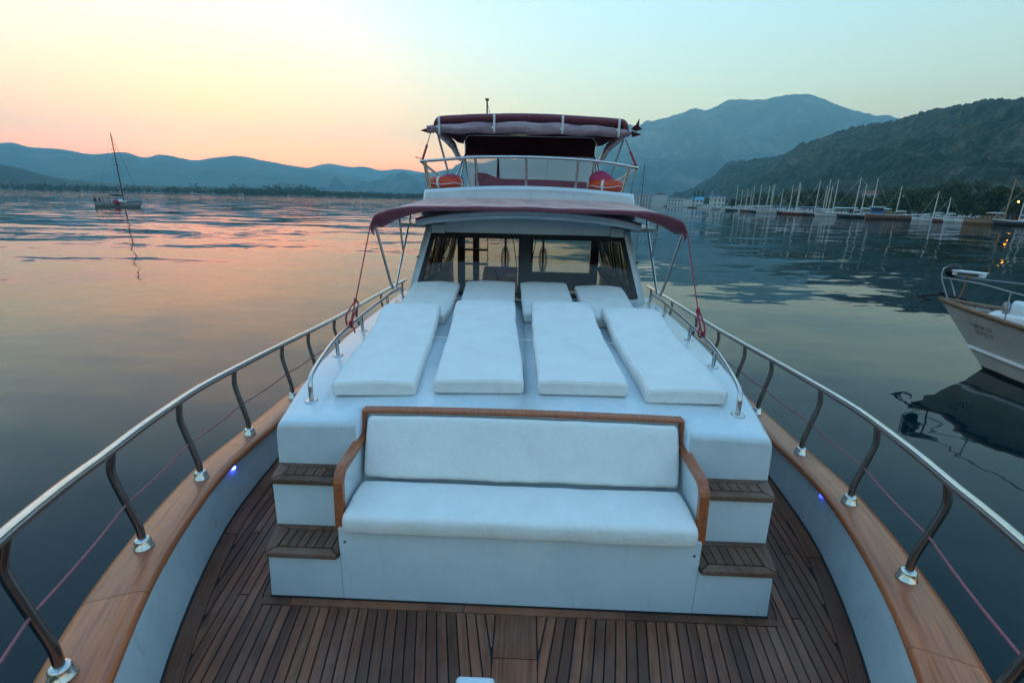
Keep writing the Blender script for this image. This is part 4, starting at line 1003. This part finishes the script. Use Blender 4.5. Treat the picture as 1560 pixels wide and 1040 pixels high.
# pulpit
pr_ = []
for side in (-1, 1):
    pts = [Vector((-0.02, side*0.03, 2.08)), Vector((-0.03, side*0.12, 2.05)), Vector((0.0, side*0.16, 1.85)), Vector((0.12, side*0.17, 1.6)), Vector((0.24, side*0.15, 1.34))]
    pr_.append(pts)
pl = MB().tube(curve(list(reversed(pr_[0]))+pr_[1], 5), 0.016, 8)
pulpit = pl.build('pulpit', 'galv', nb)
for side in (-1, 1):
    p = [(0.0, side*0.16, 1.86), (0.9, side*0.50, 1.86), (1.85, side*1.0, 1.80), (3.2, side*1.40, 1.76), (5, side*1.55, 1.74)]
    MB().tube(curve(p, 5), 0.013, 8).build('side_rail', 'galv', pulpit)
    for s in (1.55, 2.9, 4.4):
        q0 = nb_pt(s, 0.0, side, -0.04); a = curve(p, 12); top_ = min(a, key=lambda v: abs(v.x-s+0.06))
        MB().tube([q0, q0.lerp(top_, 0.5)+Vector((0, side*0.02, 0)), top_], 0.013, 8).build('stanchion', 'galv', pulpit)
bl = MB(); bl.lathe((0.06, 0.10, 2.02), [(0.155*math.sin(math.pi*i/12)+0.0005, -0.155*math.cos(math.pi*i/12)) for i in range(13)], 20); bl.build('anchor_ball', 'nb_dark', nb)
fl = MB(); fl.obox((0.42, -0.02, 1.985), (0.27, 0.02, 0), (-0.01, 0.10, 0), (0, 0, 0.045)); fl.obox((0.42, -0.02, 2.038), (0.29, 0.02, 0), (-0.01, 0.12, 0), (0, 0, 0.012))
flo = fl.build('flood_light', 'nb_white', nb, bevel=0.012)
MB().obox((0.44, -0.125, 1.985), (0.19, 0.014, 0), (-0.001, 0.006, 0), (0, 0, 0.022)).build('lens', 'nb_dark', flo)
MB().tube([(0.40, 0, 1.94), (0.38, 0.02, 1.72), (0.34, 0.02, 1.40)], 0.02, 8).build('light_post', 'nb_wood', nb)
anc = MB().tube([(0.5, 0.03, 1.42), (0.0, 0.02, 1.46), (-0.40, 0.0, 1.36)], 0.026, 8)
anc.tube([(-0.40, 0, 1.36), (-0.30, -0.13, 1.26), (-0.12, -0.18, 1.27)], [0.03, 0.022, 0.006], 6); anc.tube([(-0.40, 0, 1.36), (-0.30, 0.13, 1.26), (-0.12, 0.18, 1.27)], [0.03, 0.022, 0.006], 6)
anc.obox((-0.38, 0, 1.33), (0.05, 0, -0.02), (0, 0.07, 0), (0, 0, 0.03)); anc.tube([(0.0, -0.06, 1.50), (0.0, 0.06, 1.50)], 0.03, 8)
anc.build('anchor', 'nb_dark', nb)
# registration painted on the bow
def hull_text(txt, s0, t0, size):
    cu = bpy.data.curves.new('registration', 'FONT'); cu.body = txt; cu.size = 1.0; cu.extrude = 0.0
    to = bpy.data.objects.new('registration_src', cu); col.objects.link(to)
    dg = bpy.context.evaluated_depsgraph_get(); me = bpy.data.meshes.new_from_object(to.evaluated_get(dg))
    bpy.data.objects.remove(to)
    for v in me.vertices:
        s = s0+v.co.x*size; t = t0-v.co.y*size/1.25
        p = nb_pt(s-1.13*t*0.8*0+0.0, t, -1, 0.004); v.co = p
    me.materials.append(M['nb_dark']); o = bpy.data.objects.new('registration', me); col.objects.link(o); o.parent = nbh
hull_text('TURNA-07', 0.48, 0.30, 0.125); hull_text('7572717', 0.55, 0.41, 0.125)
MB().lathe(nb_pt(1.55, 0.86, -1, 0.0), [(0.0005, 0), (0.03, 0), (0.03, 0.012), (0.0005, 0.014)], 10, (-0.3, -1, 0)).build('outlet', 'nb_dark', nbh)

# ---------------------------------------------------------------- boats at anchor and along the quay
hullm = {}
for k, c in dict(white=(0.62, 0.64, 0.66), cream=(0.48, 0.45, 0.38), brown=(0.15, 0.06, 0.035), dark=(0.03, 0.028, 0.03), red=(0.22, 0.05, 0.035), blue=(0.03, 0.13, 0.28), tan=(0.30, 0.17, 0.09), grey=(0.28, 0.30, 0.32), canvasblue=(0.02, 0.10, 0.22)).items():
    M['b_'+k] = simple('boat_'+k, c, 0.45, vary=0.2, vscale=1.2); hullm[k] = 'b_'+k
M['mast_pale'] = simple('mast_pale', (0.70, 0.68, 0.62), 0.4)
M['mast_dark'] = simple('mast_dark', (0.05, 0.04, 0.035), 0.5)
M['mast_wood'] = simple('mast_wood', (0.42, 0.25, 0.12), 0.5)
def moored(name, label, loc, rz, L, hull='white', masts=(), cabin='white', canopy=None, mastmat='mast_pale', free=1.1, beam=None, tall=1.0, cat='boat', group='boats moored along the quay', sprit=0.0, upper=None, boom=True, awn=None):
    r = tag(empty(name, (loc[0], loc[1], WATER), rz), label, cat, group); B = beam or L*0.29
    b = MB(); rings = []
    for i in range(15):
        t = i/14; x = -L/2+L*t
        w = B/2*(math.sin(math.pi*(0.22+0.78*t))**0.6 if t < 0.98 else 0.05); w = max(0.03, w)
        zs = free*(1.0+0.55*(t-0.45)**2*2 if t > 0.45 else 1.0+0.5*(0.45-t)**2*2)
        rings.append([(x-0.0, -w, zs), (x-0.35*t, -w*0.92, zs*0.45), (x-L*0.06*t*t, -w*0.75, -0.4), (x-L*0.06*t*t, w*0.75, -0.4), (x-0.35*t, w*0.92, zs*0.45), (x, w, zs)])
    b.loft(rings, True, True, True); h = b.build('hull', hullm[hull], r)
    rb = MB()
    for s in (0, 5): rb.tube([q[s] for q in rings], L*0.006+0.02, 5)
    rb.build('rub_rail', 'b_white' if hull in ('dark', 'brown', 'red', 'blue') else 'b_brown', h)
    if cabin:
        c = MB(); cl, ch = L*0.36, 0.85*tall; x0 = -L*0.26
        c.loft([[(x, -w, free*0.9), (x, -w*0.92, free+z), (x, w*0.92, free+z), (x, w, free*0.9)] for x, w, z in ((x0, B*0.30, ch), (x0+cl*0.7, B*0.30, ch), (x0+cl, B*0.22, ch*0.55), (x0+cl*1.12, B*0.16, 0.1))], True, True, False)
        cb_ = c.build('cabin', hullm[cabin], r)
        for s in (-1, 1):
            for k in range(4):
                xx = x0+cl*(0.08+0.2*k); MB().box(xx, xx+cl*0.12, s*B*0.288-0.03, s*B*0.288+0.03, free+ch*0.40, free+ch*0.78).build('window', 'nb_dark', cb_)
    if upper:
        u = MB(); u.box(-L*0.44, -L*0.22, -B*0.3, B*0.3, free, free+2.1); uo = u.build('deckhouse', hullm[upper], r)
        MB().box(-L*0.455, -L*0.205, -B*0.34, B*0.34, free+2.1, free+2.45).build('roof', 'b_white', uo)
        for s in (-1, 1): MB().box(-L*0.42, -L*0.24, s*B*0.3-0.03, s*B*0.3+0.03, free+1.1, free+1.8).build('window', 'nb_dark', uo)
    if awn:
        a = MB(); a.loft([[(x, -B*0.42, free+2.05), (x, 0, free+2.25), (x, B*0.42, free+2.05)] for x in (-L*0.46, -L*0.2, L*0.05)], False, False, False)
        ao = a.build('awning', hullm[awn], r, solid=0.05)
        for x in (-L*0.45, -L*0.2, L*0.04):
            for s in (-1, 1): MB().tube([(x, s*B*0.40, free*0.9), (x, s*B*0.40, free+2.06)], 0.03, 5).build('awning_post', 'mast_pale', ao)
    for (mx, mh) in masts:
        ms = MB().tube([(mx*L, 0, 0.6), (mx*L, 0, mh*0.6), (mx*L, 0, mh)], [0.13, 0.11, 0.07], 7).build('mast', mastmat, r)
        for f in (0.58, 0.78):
            MB().tube([(mx*L-0.1, -B*0.26, mh*f-0.05), (mx*L, 0, mh*f), (mx*L-0.1, B*0.26, mh*f-0.05)], 0.035, 5).build('spreader', mastmat, ms)
        sh = MB()
        for s in (-1, 1): sh.tube([(mx*L-0.2, s*B*0.42, free), (mx*L-0.1, s*B*0.26, mh*0.58), (mx*L, 0, mh*0.97)], 0.012, 4)
        sh.tube([(L*0.5+sprit, 0, free*1.35), (mx*L, 0, mh*0.98)], 0.03 if mx == masts[0][0] else 0.014, 4)
        sh.tube([(-L*0.5, 0, free*1.1), (mx*L, 0, mh*0.98)], 0.012, 4)
        sh.build('rigging', mastmat, ms)
        if boom:
            bm = MB().tube([(mx*L, 0, free+1.35), (mx*L-L*0.30, 0, free+1.45)], 0.07, 6).build('boom', mastmat, r)
            MB().tube([(mx*L-0.1, 0, free+1.52), (mx*L-L*0.15, 0, free+1.60), (mx*L-L*0.29, 0, free+1.58)], [0.14, 0.17, 0.10], 7).build('furled_sail', hullm[canopy or 'white'], bm)
    if sprit:
        MB().tube([(L*0.44, 0, free*1.3), (L*0.5+sprit, 0, free*1.45)], [0.12, 0.06], 6).build('bowsprit', mastmat, r)
    return r
# sailing yacht anchored off the far shore
sy = moored('sailing_yacht', 'pale sailing yacht at anchor alone on the sunlit bay, dark boom cover', (-90.0, 107.5), R(2), 9.6, 'grey', ((0.10, 15.2),), 'white', 'dark', 'mast_dark', 0.95, 3.1, 0.7, 'yacht', 'boats at anchor')
bi = MB()
bi.loft([[(-4.7+3.4*t, -1.25, 2.35), (-4.7+3.4*t, 0, 2.45), (-4.7+3.4*t, 1.25, 2.35)] for t in (0, 0.5, 1)], False, False, False); bi.build('cockpit_awning', 'b_dark', sy, solid=0.05)
for x in (-4.5, -3.0, -1.4):
    for s in (-1, 1): MB().tube([(x, s*1.2, 0.9), (x, s*1.2, 2.36)], 0.035, 5).build('awning_post', 'mast_dark', sy)
dng = MB(); dng.lathe((0.55, -1.62, 1.05), [(0.001, -0.2), (0.5, -0.2), (0.62, 0.0), (0.5, 0.2), (0.001, 0.2)], 14, (0, 1, 0.1)); dng.build('hung_dinghy', 'pink', sy)
ob = MB(); ob.box(-5.05, -4.8, -0.5, -0.25, 0.9, 1.9); ob.box(-4.75, -4.55, 0.3, 0.5, 0.9, 1.8); ob.build('outboard_motor', 'nb_dark', sy)
moored('sailing_yacht', 'tall dark masted sailing yacht at anchor beyond the awning', (38.2, 170), R(100), 12, 'white', ((0.05, 15.9),), 'white', 'dark', 'mast_dark', 1.0, None, 0.8, 'yacht', 'boats at anchor', boom=True)
moored('sailing_yacht', 'dark masted sailing yacht at anchor beside the flybridge rail', (40.4, 200), R(75), 10, 'white', ((0.05, 10.6),), 'white', 'dark', 'mast_dark', 1.0, None, 0.8, 'yacht', 'boats at anchor', boom=True)

def facing(x, y, dev): return math.atan2(math.sin(math.atan2(x, y)), -math.cos(math.atan2(x, y)))+R(dev)
def q(name, label, x, y, dev, L, **kw): return moored(name, label, (x, y), facing(x, y, dev), L, **kw)
q('motor_boat', 'small white boat at the far end of the quay below the hotel', 172, 640, 10, 12)
q('gulet', 'brown hulled boat without a mast at the far end of the quay', 166, 590, -15, 16, hull='brown', cabin='white', tall=1.4)
q('motor_boat', 'white cabin boat moored below the white gabled house', 160, 540, 15, 13, tall=1.6)
q('gulet', 'long brown boat moored in front of the blue roof', 152, 455, -10, 17, hull='brown', awn='white')
q('motor_boat', 'white boat with a tall cabin moored beside the blue roofed building', 146, 420, 12, 11, upper='white')
q('sailing_boat', 'slim single masted white sailing boat beside the house with grey roof', 139, 384, -20, 10, masts=((0.08, 13.6),))
q('sailing_boat', 'low single masted sailing boat, shortest mast at the far quay', 135, 360, 10, 9, masts=((0.05, 10.0),), hull='grey')
q('motor_boat', 'white motor boat between the two farthest sailing boats', 132, 335, 5, 9, tall=1.2)
q('gulet', 'dark single masted gulet with brown awning near the far quay bend', 126.5, 306, -15, 15, masts=((0.1, 15.2),), hull='dark', awn='cream')
q('sailing_boat', 'white sailing boat with medium mast next to the dark gulet', 122.5, 284, 18, 10, masts=((0.08, 12.4),))
q('gulet', 'brown gulet with a tall pale mast and white awning', 120.5, 271, -10, 14, masts=((0.08, 13.8),), hull='brown', awn='white', sprit=1.5)
q('gulet', 'dark gulet with two masts close together and white rub rail', 118, 255, -22, 15, masts=((0.16, 13.4), (-0.10, 13.1)), hull='dark', sprit=1.6, awn='white')
q('gulet', 'white gulet with blue awnings and one thick mast', 114.5, 236, -12, 16, masts=((0.12, 12.9),), hull='white', awn='blue', canopy='blue', sprit=1.2)
q('sailing_boat', 'sailing boat with blue sail cover beside the red brown gulet', 113, 219, 12, 11, masts=((0.04, 12.1),), hull='dark', canopy='blue')
q('gulet', 'red brown gulet with a single mast and long bowsprit', 111.5, 208, -10, 15, masts=((0.10, 12.3),), hull='red', awn='blue', sprit=1.8)
q('gulet', 'dark two masted gulet with the taller mast forward', 112, 196, -25, 12, masts=((0.12, 13.1), (-0.12, 11.4)), hull='dark', sprit=1.2)
q('sailing_boat', 'white sailing boat with a low mast beside the white schooner', 113, 191, 20, 9, masts=((0.05, 10.8),))
q('gulet', 'white schooner with a tall pale mast and white cabin top', 112.5, 186, -8, 14, masts=((0.08, 13.2),), hull='white', awn='white', sprit=1.2)
q('gulet', 'dark hulled gulet with two tall raked masts and white awning', 113.5, 172.5, -12, 16, masts=((0.17, 13.2), (-0.13, 12.9)), hull='dark', awn='white', sprit=1.8)
q('motor_boat', 'small white motor boat tucked behind the brown galleon bow', 112, 163, 15, 7, tall=1.1)
q('galleon', 'brown wooden excursion boat with raised blue and white stern house', 112.5, 156, -172, 15, hull='brown', cabin='tan', upper='blue', free=1.5, sprit=1.4)
q('motor_boat', 'small white runabout beside the excursion boat stern', 115.5, 149, 5, 5.5, tall=0.9)
q('sailing_boat', 'small white sailing boat with short pale mast by the big tree', 116.5, 146, -10, 7.5, masts=((0.08, 8.3),), free=0.9)
q('sailing_boat', 'little brown sailing boat, lowest mast of the near quay', 117, 142.5, 10, 6.5, masts=((0.05, 6.7),), hull='brown', free=0.8)
q('motor_boat', 'white day boat moored beside the little brown sailing boat', 117, 138.5, 8, 7.0, tall=0.9)
q('motor_boat', 'white motor cruiser with a dark windscreen beside the tan gulet', 116.5, 133, -6, 8.5, tall=1.1)
q('gulet', 'tan wooden gulet with a thick wooden mast and crosstrees', 115.5, 126, 172, 12, masts=((0.10, 10.9),), hull='tan', cabin='tan', mastmat='mast_wood', sprit=1.2, free=1.3)
q('gulet', 'dark gulet with two close grey masts beneath the street lamp', 115.5, 118.5, -10, 12, masts=((0.12, 9.6), (0.02, 8.8)), hull='dark', awn='white')
for i_, (x_, y_, h_, t_) in enumerate(((131, 312, 12.5, 'behind the dark single masted gulet'), (128, 292, 11.2, 'behind the farthest dark gulet'), (126, 262, 14.2, 'behind the brown gulet with white awning'), (123, 247, 11.5, 'behind the two masted dark gulet'), (120.5, 228, 13.8, 'behind the white gulet with blue awnings'), (119, 203, 14.0, 'behind the red brown gulet'), (119.5, 182, 11.6, 'behind the white schooner'), (119.5, 165, 10.4, 'behind the small white motor boat'))):
    q('sailing_boat', 'sailing boat showing its pale mast '+t_, x_, y_, -18+9*i_ % 36, 8.5, masts=((0.06, h_),), hull=('white', 'grey', 'dark', 'white')[i_ % 4], canopy=('blue', 'white', 'tan')[i_ % 3])
q('motor_boat', 'white boat moored past the dark gulet near the lamp', 118, 108, 5, 9, tall=1.2)

# ================================================================== trees, houses, lamp along the shore
def leaf_mat(name, c0, c1):
    m, n, l, b = mat(name); oi = N(n, 'ShaderNodeObjectInfo'); ge = N(n, 'ShaderNodeNewGeometry')
    r = ramp(n, [(0.0, c0), (1.0, c1)]); l.new(ge.outputs['Random Per Island'], r.inputs[0])
    l.new(r.outputs[0], b.inputs['Base Color']); b.inputs['Roughness'].default_value = 0.8; b.inputs['Specular IOR Level'].default_value = 0.2
    return m
M['leaf_a'] = leaf_mat('foliage_dark', (0.014, 0.028, 0.012), (0.05, 0.075, 0.03))
M['leaf_b'] = leaf_mat('foliage_mid', (0.022, 0.045, 0.016), (0.085, 0.11, 0.04))
M['bark'] = simple('bark', (0.07, 0.05, 0.035), 0.9, vary=0.4, vscale=4)
def leaves(b, c, rad, n, size, rnd):
    for _ in range(n):
        while True:
            d = Vector((rnd.uniform(-1, 1), rnd.uniform(-1, 1), rnd.uniform(-1, 1)))
            if 0.15 < d.length < 1: break
        p = Vector(c)+Vector((d.x*rad[0], d.y*rad[1], d.z*rad[2]))
        u = Vector((rnd.gauss(0, 1), rnd.gauss(0, 1), rnd.gauss(0, 1))).normalized(); v = u.orthogonal().normalized(); s = size*rnd.uniform(0.6, 1.4)
        b.add([p-u*s*0.5, p+v*s*0.35, p+u*s*0.5, p-v*s*0.35], [(0, 1, 2, 3)])
def tree(seed, h, spread, kind, leafsize=0.5, n=46):
    rnd = random.Random(seed)
    r = empty('shore_tree', (0, 0, 0))
    tk = MB(); tk.tube([(0, 0, -0.3), (0.1, 0.05, h*0.3), (0.0, 0.15, h*0.62)], [0.30, 0.22, 0.10], 7)
    cs = []
    for k in range(15 if kind != 'cypress' else 9):
        if kind == 'cypress': c = Vector((rnd.gauss(0, 0.15), rnd.gauss(0, 0.15), h*(0.12+0.86*k/8))); rad = (spread*(1-0.85*k/9)+0.15,)*2+(h*0.09,)
        else:
            a = rnd.uniform(0, 6.28); rr = spread*math.sqrt(rnd.random())*0.75; zz = h*rnd.uniform(0.40, 0.90)
            c = Vector((rr*math.cos(a), rr*math.sin(a), zz)); f = rnd.uniform(0.28, 0.48)*spread; rad = (f, f, f*0.75)
            tk.tube([(0.05, 0.05, h*rnd.uniform(0.25, 0.5)), c*0.6+Vector((0, 0, zz*0.3)), c], [0.09, 0.06, 0.03], 5)
        cs.append((c, rad))
    tk.build('trunk', 'bark', r)
    cr = MB()
    for c, rad in cs: leaves(cr, c, rad, n, leafsize, rnd)
    cr.build('crown', 'leaf_a' if seed % 2 else 'leaf_b', r)
    return r
protos = [tree(11, 7.5, 3.4, 'round'), tree(12, 6.0, 3.0, 'round'), tree(13, 9.0, 3.6, 'round'), tree(14, 5.2, 3.4, 'round'), tree(15, 11.0, 1.2, 'cypress', 0.4, 60)]
TL = ['tall dark green tree in the row behind the moored boats', 'small mid green tree in the row behind the moored boats', 'large rounded dark tree in the row behind the moored boats', 'low spreading green tree in the row behind the moored boats', 'slim dark cypress standing by the blue roofed house']
ground_z = WATER+0.8
rnd = random.Random(5); used = set()
spots = []
ql = [(126, 291+0), (119, 220), (119, 197), (121, 170), (121, 153), (124, 120)]
line = [(150, 380), (136, 291), (127, 225), (127, 197), (129, 170), (130, 153), (133, 112)]
def along(t):
    k = t*(len(line)-1); i = min(int(k), len(line)-2); f = k-i
    return line[i][0]+(line[i+1][0]-line[i][0])*f, line[i][1]+(line[i+1][1]-line[i][1])*f
for i in range(125):
    x, y = along((i+rnd.random())/125)
    spots.append((x+rnd.uniform(0, 26), y+rnd.uniform(-4, 4), rnd.choice([0, 1, 1, 2, 3, 3, 0]), rnd.uniform(0.85, 1.4)))
for i in range(16): spots.append((rnd.uniform(168, 215), rnd.uniform(420, 640), rnd.choice([0, 1, 3]), rnd.uniform(0.9, 1.3)))
spots += [(150, 460, 4, 1.15), (157, 470, 4, 1.25), (163, 476, 4, 1.3)]
for x, y, k, s in spots:
    o = protos[k] if k not in used else copy_tree(protos[k]); used.add(k)
    o.location = (x, y, ground_z); o.rotation_euler.z = rnd.uniform(0, 6.28); o.scale = (s, s, s)
    zone = 'near the hotel end of the quay' if y > 400 else 'behind the farthest sailing boats' if y > 250 else 'behind the gulets with blue awnings' if y > 190 else 'behind the excursion boat' if y > 150 else 'behind the tan gulet and the lamp'
    tag(o, TL[k] if k == 4 else TL[k].replace('in the row behind the moored boats', zone), 'tree', 'trees along the quay')
big = tree(21, 14.0, 5.2, 'round', 0.6, 110); big.location = (141, 174, ground_z)
tag(big, 'big dark tree towering over the quay beside the long low building', 'tree')
# far treeline across the bay, and its little houses
rnd = random.Random(9); tl = MB(); fs_front = [(-1500, 745), (-945, 877), (-557, 855), (-420, 935), (-269, 1109), (-90, 1155), (60, 1055), (150, 905)]
for i in range(1500):
    k = rnd.random()*(len(fs_front)-1); j = int(k); f = k-j
    x = fs_front[j][0]+(fs_front[j+1][0]-fs_front[j][0])*f; y = fs_front[j][1]+(fs_front[j+1][1]-fs_front[j][1])*f
    x += rnd.uniform(-20, 20); y += abs(rnd.gauss(0, 45))+6
    h = rnd.uniform(7, 13)*(1.7 if fbm((x*0.012, y*0.01, 0), 2) > 0.25 else 1.0)
    leaves(tl, (x, y, WATER+0.9+h*0.55), (h*0.6, h*0.5, h*0.5), 30, 2.4, rnd)
stuff(tl.build('far_treeline', 'leaf_a'), 'dark line of trees along the far shore of the bay', 'trees')
M['plaster'] = simple('white_plaster', (0.50, 0.50, 0.49), 0.85, vary=0.12, vscale=0.8)
M['tile'] = simple('clay_roof', (0.20, 0.085, 0.055), 0.85, vary=0.3, vscale=1.5)
M['roof_grey'] = simple('grey_roof', (0.16, 0.17, 0.18), 0.8, vary=0.2, vscale=1.5)
M['roof_blue'] = simple('blue_roof', (0.03, 0.33, 0.50), 0.6, vary=0.1, vscale=1.5)
M['pane'] = simple('window_dark', (0.03, 0.04, 0.05), 0.15)
def house(name, label, x, y, w, d, h, rz, roof='tile', floors=2, cols=4, z=None, rh=1.6, flat=False, group=None):
    z = ground_z if z is None else z
    r = tag(empty(name, (x, y, z), rz), label, 'building', group)
    MB().box(-w/2, w/2, -d/2, d/2, -2.0, h).build('wall', 'plaster', r)
    rf_ = MB()
    if flat: rf_.box(-w/2-0.3, w/2+0.3, -d/2-0.3, d/2+0.3, h, h+0.35)
    else: rf_.prism([(-w/2-0.4, -d/2-0.4, h), (-w/2-0.4, d/2+0.4, h), (-w/2-0.4, 0, h+rh)], (w+0.8, 0, 0))
    rf_.build('roof', roof, r)
    for f in range(floors):
        for c in range(cols):
            xx = -w/2+w*(c+0.5)/cols; zz = h*(f+0.35)/floors
            wn_ = MB().box(xx-w*0.16/cols*1.4, xx+w*0.16/cols*1.4, -d/2-0.03, -d/2+0.05, zz, zz+h*0.42/floors).build('window', 'pane', r)
            MB().box(xx-w*0.2/cols*1.4, xx+w*0.2/cols*1.4, -d/2-0.12, -d/2-0.031, zz-0.15, zz).build('sill', 'plaster', wn_)
    return r
house('hotel', 'white hotel block with a hipped roof at the far end of the quay', 144, 640, 22, 14, 11, R(-12), 'roof_grey', 4, 6, rh=2.5)
house('house', 'tall white gabled building right beside the hotel', 160, 615, 14, 16, 12.5, R(70), 'roof_grey', 3, 3, rh=3)
house('house', 'long low white house with a grey roof past the gabled building', 172, 590, 18, 10, 7.5, R(-16), 'roof_grey', 2, 5)
house('house', 'small white gabled house with two windows near the blue roof', 172, 545, 9, 9, 7.5, R(60), 'roof_grey', 2, 2)
house('house', 'pale building with a bright blue roof in front of cypresses', 154, 462, 10, 9, 6.6, R(-18), 'roof_blue', 2, 3, rh=2.2)
house('house', 'white house with a grey roof next to the cypresses', 168, 452, 13, 10, 8.0, R(-20), 'roof_grey', 2, 4)
lbld = house('pavilion', 'long low building with pale columns and flat roof beyond the big tree', 160, 166, 24, 12, 6.3, R(-35), 'roof_grey', 1, 7, flat=True)
for c in range(8): MB().box(-12.2+3.48*c-0.2, -12.2+3.48*c+0.2, -7.6, -7.2, -1.5, 6.3).build('column', 'plaster', lbld)
MB().box(-12.4, 12.4, -7.7, -6.0, 6.3, 6.6).build('canopy', 'roof_grey', lbld)
rnd = random.Random(3)
hs = [(176, 262, 9), (184, 250, 12), (192, 246, 8), (200, 238, 10), (186, 232, 7), (206, 222, 9), (196, 205, 8), (214, 204, 10), (205, 188, 7)]
hd = ['with a clay roof', 'with a flat grey roof', 'with a low clay roof and wide front', 'with a grey roof and four windows', 'of one storey with a clay roof', 'of two storeys with a clay roof', 'small and low with a grey roof', 'wide, with a flat roof', 'tiny, with a clay roof']
for i, (x, y, w) in enumerate(hs):
    house('hillside_house', 'white house above the quay trees '+hd[i], x, y, w, 7, 3.2 if i in (4, 6, 8) else 5.5, R(-40+rnd.uniform(-10, 10)), ['tile', 'roof_grey', 'tile', 'roof_grey', 'tile', 'tile', 'roof_grey', 'roof_grey', 'tile'][i], 1 if i in (4, 6, 8) else 2, 3, z=ground_z+4.0, flat=i in (1, 7), group='houses above the quay')
far = [(-900, 905), (-868, 902), (-742, 890), (-700, 892), (-610, 880), (-520, 885), (-455, 925), (-400, 975), (-350, 1030), (-300, 1095), (-240, 1130), (-190, 1150), (-820, 893), (-1000, 895)]
for i, (x, y) in enumerate(far):
    house('shore_house', 'little white house among the trees of the far shore', x, y+8, rnd.uniform(5, 8), 6, rnd.uniform(2.8, 3.8), math.atan2(-x, y)*0+math.atan2(x, -y)*0+R(rnd.uniform(-10, 40)), rnd.choice(['tile', 'roof_grey']), 1, 2, z=WATER+1.0, rh=1.2, group='houses on the far shore')
M['lamp'] = emitter('sodium_lamp', (1.0, 0.36, 0.04), 7.0)
lp = tag(empty('street_lamp', (120.5, 127, ground_z)), 'lit orange street lamp on the quay above the dark gulet', 'street lamp')
MB().tube([(0, 0, 0), (0, 0, 4.6), (-0.3, -0.2, 4.9), (-0.8, -0.6, 4.95)], 0.06, 7).build('post', 'mast_dark', lp)
MB().lathe((-0.8, -0.6, 4.85), [(0.001, -0.14), (0.14, -0.10), (0.2, 0.0), (0.14, 0.06), (0.001, 0.08)], 12).build('lantern', 'lamp', lp)
